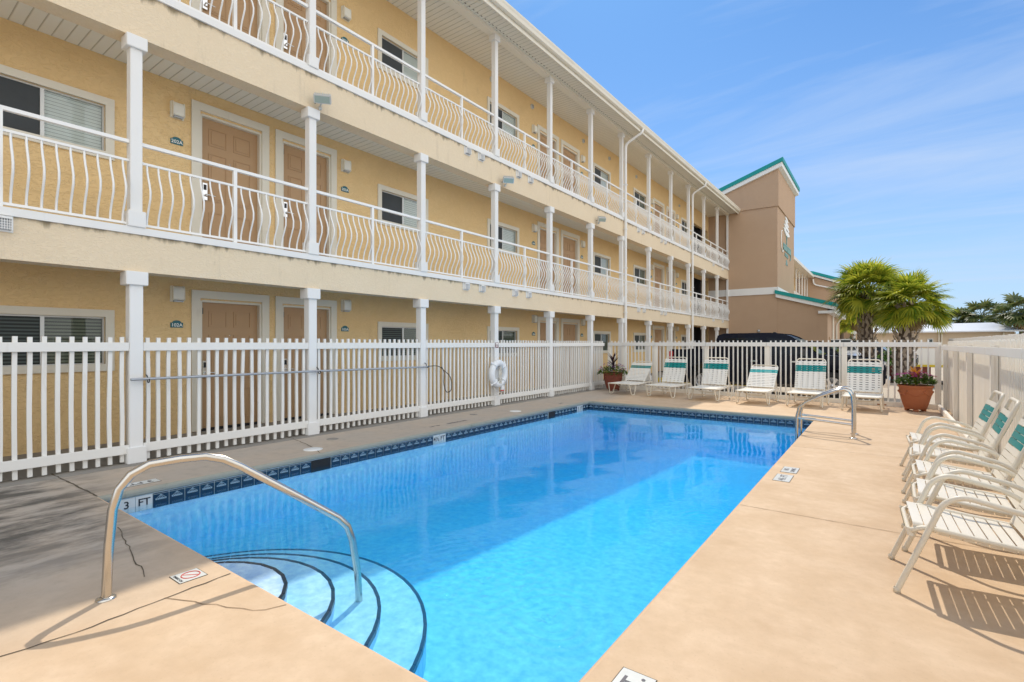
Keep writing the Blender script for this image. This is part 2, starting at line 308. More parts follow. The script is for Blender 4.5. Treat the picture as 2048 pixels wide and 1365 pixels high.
def watermat():
    m = bpy.data.materials.new('pool_water'); m.use_nodes = True; t = m.node_tree; n = t.nodes; l = t.links
    n.remove(n['Principled BSDF']); o = n['Material Output']
    g = n.new('ShaderNodeNewGeometry')
    def noi(sc, det, vec=(1, 1, 1), dist=0):
        mp_ = n.new('ShaderNodeMapping'); mp_.inputs['Scale'].default_value = vec; l.new(g.outputs['Position'], mp_.inputs[0])
        x = n.new('ShaderNodeTexNoise'); x.inputs['Scale'].default_value = sc; x.inputs['Detail'].default_value = det; x.inputs['Distortion'].default_value = dist; l.new(mp_.outputs[0], x.inputs['Vector']); return x.outputs['Fac']
    b1 = n.new('ShaderNodeBump'); b1.inputs['Strength'].default_value = .35; b1.inputs['Distance'].default_value = .008; l.new(noi(3.2, 3), b1.inputs['Height'])
    b2 = n.new('ShaderNodeBump'); b2.inputs['Strength'].default_value = .25; b2.inputs['Distance'].default_value = .002; l.new(noi(22, 2), b2.inputs['Height']); l.new(b1.outputs[0], b2.inputs['Normal'])
    fr = n.new('ShaderNodeFresnel'); fr.inputs[0].default_value = 1.22; l.new(b2.outputs[0], fr.inputs['Normal'])
    tr = n.new('ShaderNodeBsdfTransparent'); tr.inputs[0].default_value = (.93, .97, 1, 1)
    gl = n.new('ShaderNodeBsdfGlossy'); gl.inputs['Roughness'].default_value = .0; l.new(b2.outputs[0], gl.inputs['Normal'])
    gb = n.new('ShaderNodeNewGeometry'); iv = n.new('ShaderNodeMath'); iv.operation = 'SUBTRACT'; iv.inputs[0].default_value = 1; l.new(gb.outputs['Backfacing'], iv.inputs[1])
    mu = n.new('ShaderNodeMath'); mu.operation = 'MULTIPLY'; l.new(fr.outputs[0], mu.inputs[0]); l.new(iv.outputs[0], mu.inputs[1])   # light leaving the body passes straight out
    ms = n.new('ShaderNodeMixShader'); l.new(mu.outputs[0], ms.inputs[0]); l.new(tr.outputs[0], ms.inputs[1]); l.new(gl.outputs[0], ms.inputs[2])
    l.new(ms.outputs[0], o.inputs[0])
    va = n.new('ShaderNodeVolumeAbsorption'); va.inputs['Color'].default_value = (.10, .865, 1.0, 1); va.inputs['Density'].default_value = 1.15
    vs_ = n.new('ShaderNodeVolumeScatter'); vs_.inputs['Color'].default_value = (.0, .50, 1.0, 1); vs_.inputs['Density'].default_value = .28; vs_.inputs['Anisotropy'].default_value = .0
    ad = n.new('ShaderNodeAddShader'); l.new(va.outputs[0], ad.inputs[0]); l.new(vs_.outputs[0], ad.inputs[1])
    l.new(ad.outputs[0], o.inputs['Volume']); return m
M['water'] = watermat()

# ------------------------------------------------------------------ mesh builder
class MB:
    def __init__(s): s.v = []; s.f = []; s.mi = []; s.sm = []; s.m = 0
    def add(s, vs, fs, smooth=False):
        k = len(s.v); s.v += [tuple(p) for p in vs]
        for f in fs: s.f.append([k + i for i in f]); s.mi.append(s.m); s.sm.append(smooth)
        return s
    def box(s, x0, x1, y0, y1, z0, z1):
        v = [(x, y, z) for z in (z0, z1) for y in (y0, y1) for x in (x0, x1)]
        return s.add(v, [(0, 2, 3, 1), (4, 5, 7, 6), (0, 1, 5, 4), (2, 6, 7, 3), (0, 4, 6, 2), (1, 3, 7, 5)])
    def obox(s, c, ax, ay, az, hx, hy, hz):
        c = Vector(c); ax = Vector(ax) * hx; ay = Vector(ay) * hy; az = Vector(az) * hz
        v = [c + ax * i + ay * j + az * k for k in (-1, 1) for j in (-1, 1) for i in (-1, 1)]
        return s.add(v, [(0, 2, 3, 1), (4, 5, 7, 6), (0, 1, 5, 4), (2, 6, 7, 3), (0, 4, 6, 2), (1, 3, 7, 5)])
    def bar(s, a, b, w, h=None, up=(0, 0, 1)):
        a = Vector(a); b = Vector(b); h = h or w; d = (b - a).normalized(); u = Vector(up)
        if abs(d.dot(u)) > .98: u = Vector((1, 0, 0))
        x = d.cross(u).normalized(); z = x.cross(d)
        return s.obox((a + b) / 2, d, x, z, (b - a).length / 2, w / 2, h / 2)
    def tube(s, pts, r, seg=8, closed=False, caps=True, squash=1):
        P = [Vector(p) for p in pts]; n = len(P); rs = r if isinstance(r, (list, tuple)) else [r] * n
        rings = []; prev = None
        for i in range(n):
            if closed: d = (P[(i + 1) % n] - P[i - 1])
            else: d = P[min(i + 1, n - 1)] - P[max(i - 1, 0)]
            if d.length < 1e-9: d = Vector((0, 0, 1))
            d.normalize()
            if prev is None:
                u = Vector((0, 0, 1)) if abs(d.z) < .9 else Vector((1, 0, 0))
                x = d.cross(u).normalized()
            else:
                x = prev - d * prev.dot(d)
                if x.length < 1e-6: x = d.orthogonal()
                x.normalize()
            prev = x; y = d.cross(x)
            rings.append([P[i] + (x * math.cos(2 * math.pi * k / seg) + y * math.sin(2 * math.pi * k / seg) * squash) * rs[i] for k in range(seg)])
        vs = [p for r_ in rings for p in r_]; fs = []
        m = n if closed else n - 1
        for i in range(m):
            j = (i + 1) % n
            for k in range(seg):
                k2 = (k + 1) % seg; fs.append((i * seg + k, i * seg + k2, j * seg + k2, j * seg + k))
        s.add(vs, fs, True)
        if caps and not closed:
            s.add(rings[0], [tuple(range(seg))[::-1]]); s.add(rings[-1], [tuple(range(seg))])
        return s
    def lathe(s, prof, c=(0, 0, 0), seg=24, sx=1, sy=1, smooth=True, axis='z'):
        vs = []; fs = []
        for (r, z) in prof:
            for k in range(seg):
                a = 2 * math.pi * k / seg; p = (r * math.cos(a) * sx, r * math.sin(a) * sy, z)
                if axis == 'x': p = (p[2], p[0], p[1])
                if axis == 'y': p = (p[0], p[2], p[1])
                vs.append((p[0] + c[0], p[1] + c[1], p[2] + c[2]))
        for i in range(len(prof) - 1):
            for k in range(seg):
                k2 = (k + 1) % seg; fs.append((i * seg + k, i * seg + k2, (i + 1) * seg + k2, (i + 1) * seg + k))
        return s.add(vs, fs, smooth)
    def prism(s, poly, a, b, axis='y', smooth=False):
        n = len(poly)
        def P(p, t): return (p[0], t, p[1]) if axis == 'y' else ((t, p[0], p[1]) if axis == 'x' else (p[0], p[1], t))
        vs = [P(p, a) for p in poly] + [P(p, b) for p in poly]
        fs = [tuple(range(n)), tuple(range(n, 2 * n))[::-1]] + [(i, i + n, (i + 1) % n + n, (i + 1) % n)[::-1] for i in range(n)]
        return s.add(vs, fs, smooth)
    def quad(s, a, b, c, d): return s.add([a, b, c, d], [(0, 1, 2, 3)])
    def build(s, name, mats, parent=None, world=False, bevel=0, loc=None):
        me = bpy.data.meshes.new(name); me.from_pydata(s.v, [], s.f)
        if not isinstance(mats, (list, tuple)): mats = [mats]
        for m in mats: me.materials.append(m)
        me.polygons.foreach_set('material_index', s.mi); me.polygons.foreach_set('use_smooth', s.sm)
        bm = bmesh.new(); bm.from_mesh(me)
        if bevel:
            bmesh.ops.remove_doubles(bm, verts=bm.verts, dist=1e-5)
            es = [e for e in bm.edges if len(e.link_faces) == 2 and e.calc_face_angle(0) > .5]
            bmesh.ops.bevel(bm, geom=es, offset=bevel, segments=2, affect='EDGES', clamp_overlap=True)
        bmesh.ops.recalc_face_normals(bm, faces=bm.faces)
        bm.to_mesh(me); bm.free(); me.update()
        o = bpy.data.objects.new(name, me); C.objects.link(o)
        if parent is not None:
            o.parent = parent
            if world:
                q = parent; off = Vector((0, 0, 0))
                while q is not None: off += q.location; q = q.parent
                o.location = -off
        if loc is not None: o.location = loc
        return o
def tag(o, label=None, cat=None, group=None, kind=None):
    if label: o['label'] = label
    if cat: o['category'] = cat
    if group: o['group'] = group
    if kind: o['kind'] = kind
    return o
def thing(name, label, cat, loc=(0, 0, 0), rz=0, group=None):
    o = bpy.data.objects.new(name, None); C.objects.link(o); o.location = loc; o.rotation_euler = (0, 0, rz); o.empty_display_size = .2
    return tag(o, label, cat, group)
def copy_tree(o, parent=None):
    c = o.copy(); C.objects.link(c); c.parent = parent
    for ch in list(o.children): copy_tree(ch, c)
    return c
_tc = {}
def text(mb, s, size, origin, right, up, ext=.003, align='CENTER', sx=1.0):
    """lettering as real mesh, laid on a surface"""
    key = (s, size, ext, align)
    if key not in _tc:
        cu = bpy.data.curves.new('t', 'FONT'); cu.body = s; cu.size = size; cu.align_x = align; cu.align_y = 'CENTER'; cu.extrude = ext / 2; cu.resolution_u = 3; cu.offset = size * .012
        ob = bpy.data.objects.new('t', cu); C.objects.link(ob); dg = bpy.context.evaluated_depsgraph_get(); dg.update()
        me = bpy.data.meshes.new_from_object(ob.evaluated_get(dg)); _tc[key] = ([v.co.copy() for v in me.vertices], [tuple(p.vertices) for p in me.polygons])
        bpy.data.meshes.remove(me); bpy.data.objects.remove(ob); bpy.data.curves.remove(cu)
    vs, fs = _tc[key]; r = Vector(right); u = Vector(up); nn = r.cross(u); o = Vector(origin)
    mb.add([o + r * v.x * sx + u * v.y + nn * (v.z + ext / 2) for v in vs], fs)
ORD = ['first', 'second', 'third', 'fourth', 'fifth', 'sixth', 'seventh', 'eighth', 'ninth', 'tenth', 'eleventh', 'twelfth', 'thirteenth', 'fourteenth', 'fifteenth', 'sixteenth']
def bend(pts, r=.06, n=5):
    """round the corners of a polyline"""
    P = [Vector(p) for p in pts]; o = [P[0]]
    for i in range(1, len(P) - 1):
        a, b, c = P[i - 1], P[i], P[i + 1]; d1 = (a - b); d2 = (c - b); k = min(r, d1.length * .49, d2.length * .49)
        p = b + d1.normalized() * k; q = b + d2.normalized() * k
        for j in range(n + 1):
            t = j / n; o.append(p * (1 - t) ** 2 + b * 2 * t * (1 - t) + q * t * t)
    o.append(P[-1]); return o

# ------------------------------------------------------------------ setting: ground, deck, pool
XL, XR, YN, YF = -6.20, -1.075, 1.58, 11.80
g = MB(); z = -.13
for a in [(-400, 500, 15.75, 900), (-400, 500, -300, -9), (1.3, 500, -9, 15.75), (-400, -8.8, -9, 15.75)]: g.box(a[0], a[1], a[2], a[3], z - .3, z)
tag(g.build('ground', M['lot']), kind='structure')
dk = MB()
X0, X1, Y0, Y1 = -7.72, 1.25, -9, 15.75
dk.box(X0, X1, Y0, YN, -.6, 0); dk.box(X0, X1, YF, Y1, -.6, 0)
dk.box(X0, XL, YN, YF, -.599, -.0005); dk.box(XR, X1, YN, YF, -.599, -.0005)
def ribbon(mb, pts, w, jit=0, z=.003):
    rnd = random.Random(int(abs(pts[0][0]) * 1000)); P = [Vector((p[0], p[1], z)) for p in pts]; Q = []
    for i in range(len(P) - 1):
        n = max(1, int((P[i + 1] - P[i]).length / .07)) if jit else 1
        for j in range(n):
            t = j / n; p = P[i].lerp(P[i + 1], t)
            if jit and (i or j): p += Vector((rnd.uniform(-jit, jit), rnd.uniform(-jit, jit), 0))
            Q.append(p)
    Q.append(P[-1]); vs = []
    for i, p in enumerate(Q):
        d = (Q[min(i + 1, len(Q) - 1)] - Q[max(i - 1, 0)]).normalized(); s_ = Vector((-d.y, d.x, 0)) * (w * (.5 if not jit else rnd.uniform(.25, .6)))
        vs += [p + s_, p - s_]
    mb.add(vs, [(2 * i, 2 * i + 1, 2 * i + 3, 2 * i + 2) for i in range(len(Q) - 1)])
dk.m = 1
ribbon(dk, [(-3.40, -3), (-3.40, .5), (-3.37, .77), (-3.405, 1.19), (-3.425, 1.57)], .010, .006)
ribbon(dk, [(-7.7, 1.555), (-6.9, 1.575), (-6.2, 1.59)], .02, .006)
ribbon(dk, [(-7.7, 4.42), (-6.7, 4.2), (-6.2, 4.02)], .012, .008)
ribbon(dk, [(-7.7, 8.9), (-6.2, 8.95)], .008, .006)
dk.m = 2
ribbon(dk, [(-1.07, 5.04), (1.0, 5.02)], .007, .003); ribbon(dk, [(-1.07, 8.36), (1.0, 8.37)], .007, .003); ribbon(dk, [(-3.9, 11.8), (-3.9, 15.4)], .006, .002)
dk.m = 1
ribbon(dk, [(-5.03, 1.42), (-4.70, 1.37), (-4.35, 1.31), (-4.08, 1.255), (-3.94, 1.263), (-3.82, 1.22)], .008, .012)
dk.m = 2
ribbon(dk, [(-3.41, 1.19), (-3.08, 1.326), (-2.84, 1.43), (-2.796, 1.467), (-2.76, 1.572)], .006, .012)
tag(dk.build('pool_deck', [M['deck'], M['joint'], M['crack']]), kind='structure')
wk = MB(); wk.box(-8.75, -7.725, -9, 32.5, -.3, .10); tag(wk.build('walkway', M['walk']), kind='structure')
st = MB(); st.box(-7.40, -7.385, 1.0, 14.6, -.02, .0025)   # pale drain line along the porch
st.box(-7.715, -7.40, -3, 15.6, -.02, .0022)
tag(st.build('drain_strip', M['walk']), kind='structure')

pool = thing('swimming_pool', 'rectangular blue swimming pool with navy tile band and curved corner steps', 'swimming pool', (-3.64, 6.7, 0))
def ring_profile(prof, x0, x1, y0, y1):
    """sweep (inward offset, z) round the inner edge"""
    mb = MB(); sides = []
    for (o, z_) in prof: sides.append([(x0 + o, y0 + o, z_), (x1 - o, y0 + o, z_), (x1 - o, y1 - o, z_), (x0 + o, y1 - o, z_)])
    return sides
prof = [(-.02, -.0012), (0, -.0008), (.014, -.005), (.026, -.016), (.031, -.032), (.03, -.055), (.022, -.07), (.0, -.073)]
rg = ring_profile(prof, XL, XR, YN, YF)
cp = MB()
for side, mi in ((0, 1), (1, 1), (2, 0), (3, 0)):
    cp.m = mi
    for i in range(len(prof) - 1):
        a, b = rg[i], rg[i + 1]; s1 = (side + 1) % 4; cp.add([a[side], a[s1], b[s1], b[side]], [(0, 1, 2, 3)], True)
cp.build('coping', [M['coping'], M['coping_tan']], pool, True)
WZ = -.175                                   # water level
def floor_z(y): return -.70 - .24 * min(1, max(0, (y - 3) / 7))
sh = MB(); T = -.072; o_ = .012
ys = [YN + o_, 3.0, 6.5, 10.0, YF - o_]
for i in range(4):
    a, b = ys[i], ys[i + 1]; za, zb = floor_z(a), floor_z(b)
    sh.quad((XL + o_, a, za), (XR - o_, a, za), (XR - o_, b, zb), (XL + o_, b, zb))
    for x in (XL + o_, XR - o_): sh.quad((x, a, T), (x, b, T), (x, b, zb), (x, a, za))
for y in (YN + o_, YF - o_):
    z_ = floor_z(y); sh.quad((XL + o_, y, T), (XR - o_, y, T), (XR - o_, y, z_), (XL + o_, y, z_))
sh.build('pool_shell', M['plaster'], pool, True)
# steps
CXs, CYs = -3.70, 1.40
rs = [.62, .935, 1.25, 1.57]; zs = [-.20, -.30, -.40, -.49]
ylo = YN + .015
for i, (r, zt) in enumerate(zip(rs, zs)):
    mb = MB(); a0 = math.asin((ylo - CYs) / r); n = 44
    pts = [(CXs + r * math.cos(a0 + (math.pi - 2 * a0) * k / n), CYs + r * math.sin(a0 + (math.pi - 2 * a0) * k / n)) for k in range(n + 1)]
    zb = -.72
    for k in range(n): mb.add([(*pts[k], zb), (*pts[k + 1], zb), (*pts[k + 1], zt), (*pts[k], zt)], [(0, 1, 2, 3)], True)
    if i == 0: mb.add([(x, y, zt) for x, y in pts], [tuple(range(n + 1))])
    else:
        r0 = rs[i - 1] - .002; b0 = math.asin((ylo - CYs) / r0)
        q = [(CXs + r0 * math.cos(b0 + (math.pi - 2 * b0) * k / n), CYs + r0 * math.sin(b0 + (math.pi - 2 * b0) * k / n)) for k in range(n + 1)]
        mb.add([(x, y, zt) for x, y in pts] + [(x, y, zt) for x, y in q], [(k, k + 1, k + 1 + n + 1, k + n + 1) for k in range(n)])
    mb.m = 1                                  # dark edge tiles, mitred short bars
    nb = int(r * (math.pi - 2 * a0) / .15)
    for k in range(nb):
        t0 = a0 + (math.pi - 2 * a0) * (k + .02) / nb; t1 = a0 + (math.pi - 2 * a0) * (k + .98) / nb
        A = []
        for rr in (r - .020, r + .005):
            for t_ in (t0, t1): A.append((CXs + rr * math.cos(t_), CYs + rr * math.sin(t_)))
        v = [(*A[0], zt - .03), (*A[1], zt - .03), (*A[3], zt - .03), (*A[2], zt - .03), (*A[0], zt + .004), (*A[1], zt + .004), (*A[3], zt + .004), (*A[2], zt + .004)]
        mb.add(v, [(0, 1, 2, 3), (4, 5, 6, 7), (0, 1, 5, 4), (1, 2, 6, 5), (2, 3, 7, 6), (3, 0, 4, 7)])
    mb.build('step', [M['plaster'], M['steptile']], pool, True)
# tile band: materials tile, grout, motif, marker tile, lettering
tb = MB(); ZT = -.077; ZB = -.232; TP = .152
def tile_wall(org, d, n_in, length, skips=(), marks=()):
    """org start on wall at tile plane; d direction along; n_in normal into pool"""
    d = Vector(d); ni = Vector(n_in); O = Vector(org)
    up = Vector((0, 0, 1)); n = int(length / TP)
    tb.m = 1
    tb.obox(O + d * length / 2 + up * (ZT + ZB) / 2 + ni * .002, d, ni, up, length / 2, .002, (ZT - ZB) / 2)
    mk = {}
    for (i0, ts) in marks:
        for k, t_ in enumerate(ts): mk[i0 + k] = t_
    for i in range(n):
        if i in skips: continue
        c = O + d * (TP * (i + .5)) + up * (ZT + ZB) / 2
        tb.m = 3 if i in mk else 0
        tb.obox(c + ni * .0055, d, ni, up, TP / 2 - .0035, .0025, (ZT - ZB) / 2 - .002)
        if i in mk:
            tb.m = 4
            if mk[i]: text(tb, mk[i], .105, c + ni * .009 + up * .008, -d if False else d, up, .002)
        else:
            tb.m = 2; cc = c + ni * .0085 + up * .004
            for k in range(5):               # fan of thin strokes with a row of scallops
                bx = (-.044 + .022 * k); a = cc + d * .0 + up * .052; b = cc + d * bx + up * (.012 if k in (0, 4) else .004)
                tb.bar(a, b, .0035, .0035, ni)
            for k in range(6):
                a = cc + d * (-.045 + .018 * k) + up * .008; tb.obox(a, d, ni, up, .006, .0012, .006)
            tb.bar(cc + d * -.05 + up * 0, cc + d * .05 + up * 0, .0035, .003, ni)
            tb.m = 1; tb.bar(c + d * -TP / 2 + ni * .009 + up * .064, c + d * TP / 2 + ni * .009 + up * .064, .003, .002, ni)
ox = .012
sk1 = [i for i in range(70) if 3.88 < YN + ox + TP * (i + .5) < 4.14]
sk2 = [i for i in range(70) if 9.84 < YN + ox + TP * (i + .5) < 10.12]
tile_wall((XL + ox, YN + ox, 0), (0, 1, 0), (1, 0, 0), YF - YN - 2 * ox, skips=sk1 + sk2, marks=[(1, ['3', 'FT']), (30, ['4½', 'FT']), (63, ['5', 'FT'])])
tile_wall((XL + ox, YF - ox, 0), (1, 0, 0), (0, -1, 0), XR - XL - 2 * ox)
tile_wall((XR - ox, YF - ox, 0), (0, -1, 0), (-1, 0, 0), YF - YN - 2 * ox)
tile_wall((XR - ox, YN + ox, 0), (-1, 0, 0), (0, 1, 0), XR - XL - 2 * ox)
tb.build('tile_band', [M['tile'], M['grout'], M['motif'], M['tilew'], M['text_dark']], pool, True)
for yc in (4.02, 9.98):
    mb = MB(); mb.box(XL + ox, XL + ox + .008, yc - .15, yc + .15, -.235, -.078); mb.build('skimmer_opening', M['dark'], pool, True)
# water body with a gently rippled top
wm = MB(); nx, ny = 300, 600; x0, x1, y0, y1 = XL + .0115, XR - .0115, YN + .0115, YF - .0115
jets = [(-2.30, 2.78, .030), (-2.12, 2.58, .022), (-2.15, 3.12, .020), (-1.66, 2.62, .045), (-2.45, 2.50, .016), (-2.0, 2.86, .022), (-1.42, 5.0, .010)]
def wz(x, y):
    h = .0010 * math.sin(x * 5.1 + y * 3.3 + 1.3 * math.sin(y * 2.1)) + .0010 * math.sin(-x * 3.7 + y * 6.2 + math.sin(x * 3))
    for (jx, jy, ja) in jets:
        r = math.hypot(x - jx, y - jy)
        if r < .8: h += ja * .55 * math.cos(r * 74 + 1.5 * math.sin(3 * math.atan2(y - jy, x - jx))) * math.exp(-r * 5.5)
    return h
vs = []
for j in range(ny + 1):
    for i in range(nx + 1):
        x = x0 + (x1 - x0) * i / nx; y = y0 + (y1 - y0) * j / ny
        e = 0 if i in (0, nx) or j in (0, ny) else 1
        vs.append((x, y, WZ + wz(x, y) * e))
fs = [(j * (nx + 1) + i, j * (nx + 1) + i + 1, (j + 1) * (nx + 1) + i + 1, (j + 1) * (nx + 1) + i) for j in range(ny) for i in range(nx)]
wm.add(vs, fs, True)
k = len(wm.v); wm.v += [(x0, y0, -1.2), (x1, y0, -1.2), (x1, y1, -1.2), (x0, y1, -1.2)]
wm.f.append([k + 3, k + 2, k + 1, k]); wm.mi.append(0); wm.sm.append(False)
bt = [i for i in range(nx + 1)]; tp = [ny * (nx + 1) + i for i in range(nx + 1)]; lf = [j * (nx + 1) for j in range(ny + 1)]; rt = [j * (nx + 1) + nx for j in range(ny + 1)]
for loop in (bt[::-1] + [k, k + 1], tp + [k + 2, k + 3], lf + [k + 3, k], rt[::-1] + [k + 1, k + 2]):
    wm.f.append(loop); wm.mi.append(0); wm.sm.append(False)
wo = wm.build('water', M['water']); tag(wo, kind='structure')

# deck furniture of the ground: marker tiles, lids
def marker(label, cx_, cy_, hx, hy, items, mats, rz=0, name='depth_marker', cat='depth marker', grp='markers set in the pool deck'):
    t = thing(name, label, cat, (cx_, cy_, 0), rz, grp)
    mb = MB(); mb.box(-hx, hx, -hy, hy, -.01, .0035); mb.m = 1; b = .004
    for (a0, a1, b0, b1) in ((-hx - b, -hx, -hy - b, hy + b), (hx, hx + b, -hy - b, hy + b), (-hx, hx, -hy - b, -hy), (-hx, hx, hy, hy + b)): mb.box(a0, a1, b0, b1, -.01, .003)
    mb.build('tile', [M['tilew'], M['joint']], t)
    for (s_, sz, x, y, r, u) in items:
        q = MB(); text(q, s_, sz, (x, y, .0036), r, u, .0012); q.build('lettering', mats, t)
    return t
marker('white 3 FT tile on the coping above the 3 FT corner, read upside down', -6.42, 2.02, .075, .16, [('3 FT', .12, 0, 0, (0, -1, 0), (1, 0, 0))], M['text_dark'])
marker('white FT. depth tile in the tan deck at the bottom edge of the picture', -.89, 2.04, .077, .15, [('3 FT.', .125, 0, .0, (0, 1, 0), (-1, 0, 0))], M['text_grey'])
marker('white 4½ FT tile on the right deck, the nearer of a pair', -.90, 6.33, .08, .165, [('4½ FT', .10, 0, 0, (0, 1, 0), (-1, 0, 0))], M['text_grey'])
marker('white NO DIVING tile on the right deck, the farther of a pair', -.89, 6.77, .08, .15, [('NO', .075, -.035, 0, (0, 1, 0), (-1, 0, 0)), ('DIVING', .062, .035, 0, (0, 1, 0), (-1, 0, 0))], M['text_grey'])
t = marker('white no-diving tile with red circle beside the near handrail', -3.61, 1.395, .078, .078, [('NO DIVING', .024, 0, -.06, (-1, 0, 0), (0, -1, 0))], M['text_dark'], name='no_diving_marker', cat='warning marker')
q = MB(); q.tube([(.052 * math.cos(a * .2618), .012 + .052 * math.sin(a * .2618), .0042) for a in range(24)], .0035, 5, closed=True); q.bar((-.036, -.024, .0042), (.036, .048, .0042), .006, .002)
q.build('prohibition_circle', M['red'], t)
for (x, y, s_, lab) in ((-6.55, 6.55, '4½ FT', 'worn 4½ FT lettering stencilled on the deck by the porch fence'), (-6.55, 7.15, 'NO DIVING', 'worn NO DIVING lettering stencilled on the deck by the porch fence'), (-6.5, 10.9, '5 FT', 'worn 5 FT lettering stencilled near the far pool corner')):
    q = MB(); text(q, s_, .10, (x, y, .0012), (0, -1, 0), (1, 0, 0), .0012); tag(q.build('deck_stencil', M['text_grey']), lab, 'stencil', 'stencils on the deck')
for (x, y, r, m, lab) in ((-6.50, 4.10, .13, 'pvc', 'round white skimmer lid in the deck by the second porch post'), (-6.55, 9.05, .13, 'pvc', 'round white skimmer lid in the deck by the life ring post'), (-6.95, 4.72, .09, 'walk', 'round grey drain cover beside the second porch post'), (-6.95, 8.1, .08, 'walk', 'round grey drain cover left of the life ring')):
    q = MB(); q.lathe([(0, .005), (r * .8, .006), (r * .82, .003), (r * .86, .003), (r * .88, .006), (r, .004), (r, -.01)], (x, y, 0), 24)
    tag(q.build('drain_cover', M[m]), lab, 'drain cover', 'round covers in the deck')

# ------------------------------------------------------------------ main building
bld = thing('apartment_building', 'long three-storey tan stucco apartment building with white balconies beside the pool', 'building', (-8, 14, 0))
XF, XW = -7.55, -8.75
YA, YB = -9.0, 32.5
colsY = [-4.96, -2.53, -.10, 2.328, 4.763, 7.239, 9.659, 12.166, 14.644, 17.027, 19.637, 22.256, 24.764, 27.368, 30.026]
def roofz(y): return 8.95 + .0125 * (y - 9)
FL = [dict(f=.10, dt=2.17, tt=2.34, wt=1.965, sc=2.13, num=1.79), dict(f=2.955, dt=5.14, tt=5.32, wt=4.92, sc=4.94, num=4.60), dict(f=6.025, dt=8.18, tt=8.36, wt=8.26, sc=8.0, num=7.6)]
doors = [(3.416, 4.656, -1), (4.774, 6.022, 1), (13.25, 14.53, -1), (14.68, 15.96, 1), (23.14, 24.60, -1), (24.92, 26.24, 1)]
wins = [(-.55 - 1.5, -.55), (.93, 2.43), (7.04, 8.52), (10.76, 12.25), (17.02, 18.50), (20.80, 22.32), (27.20, 28.62)]
holes = []
for fl in FL:
    for (a, b, s_) in doors: holes.append((a + .145, b - .145, fl['f'] + .03, fl['dt']))
    for (a, b) in wins: holes.append((a + .10, b - .10, fl['wt'] - .76, fl['wt'] - .10))
    holes.append((29.2, 32.38, fl['f'] + .03, fl['f'] + 2.36))
ycuts = sorted({YA, YB} | {round(h[i], 4) for h in holes for i in (0, 1)}); zcuts = sorted({-.3, 9.4} | {round(h[i], 4) for h in holes for i in (2, 3)})
wl = MB()
for i in range(len(ycuts) - 1):
    for j in range(len(zcuts) - 1):
        a, b, c, d = ycuts[i], ycuts[i + 1], zcuts[j], zcuts[j + 1]; my, mz = (a + b) / 2, (c + d) / 2
        if any(h[0] - 1e-3 < my < h[1] + 1e-3 and h[2] - 1e-3 < mz < h[3] + 1e-3 for h in holes): continue
        wl.quad((XW, a, c), (XW, b, c), (XW, b, d), (XW, a, d))
for (a, b, c, d) in holes:
    x2 = XW - .16
    wl.quad((XW, a, c), (x2, a, c), (x2, a, d), (XW, a, d)); wl.quad((XW, b, c), (x2, b, c), (x2, b, d), (XW, b, d)); wl.quad((XW, a, d), (XW, b, d), (x2, b, d), (x2, a, d)); wl.quad((XW, a, c), (XW, b, c), (x2, b, c), (x2, a, c))
wl.box(-20, XW - .5, YA, YB, -.3, 8.9)       # the rooms behind
wl.build('wall', M['stucco'], bld, True)
for fl in FL:                                   # open stair landing at the tower end, its inner darkness put in as black panels
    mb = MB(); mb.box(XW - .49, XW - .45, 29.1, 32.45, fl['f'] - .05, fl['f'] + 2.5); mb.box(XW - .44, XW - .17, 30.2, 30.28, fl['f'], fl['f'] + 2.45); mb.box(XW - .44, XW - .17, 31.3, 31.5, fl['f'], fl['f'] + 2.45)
    mb.build('landing_shade_panels', M['dark'], bld, True)
# slabs with white edge band
for (zb, zt, bt_) in ((2.40, 2.865, 2.955), (5.35, 5.925, 6.02)):
    mb = MB(); mb.box(XF - .02 - .28, XF - .02, YA, YB - .01, zb, zt); mb.build('balcony_slab', M['fascia'], bld, True)
    mb = MB(); mb.box(XW + .003, XF + .012, YA, YB - .012, zt + .001, bt_); mb.build('slab_edge', M['white'], bld, True)
    mb = MB(); mb.box(XW + .002, XF - .302, YA, YB - .012, zb + .16, zt - .01); mb.build('soffit', M['soffit'], bld, True)
# columns
def column(y, z0, z1, w=.145, base=.20, top=.17, ys=0, x=XF):
    mb = MB(); mb.box(x - w, x, y - w / 2, y + w / 2, z0 + base - .01, z1 - top + .01); c = mb.build('column', M['white'], bld, True, bevel=.006)
    q = MB(); q.box(x - w - .03, x + .03, y - w / 2 - .03, y + w / 2 + .03, z0, z0 + base); q.build('base', M['white'], c, True, bevel=.006)
    q = MB(); q.box(x - w - .045, x + .035, y - w / 2 - .045, y + w / 2 + .045, z1 - top, z1); q.build('capital', M['white'], c, True, bevel=.006)
for y in colsY:
    column(y, 0.001, 2.399); column(y, 2.956, 5.349, .13, .2, .16); column(y, 6.021, roofz(y) - .002, .12, .19, .14)
for z0, z1 in ((.001, 2.399), (2.956, 5.349), (6.021, roofz(32.4) - .002)):
    mb = MB(); mb.box(XF - .12, XF - .02, 32.36, 32.47, z0, z1); mb.build('column', M['white'], bld, True)
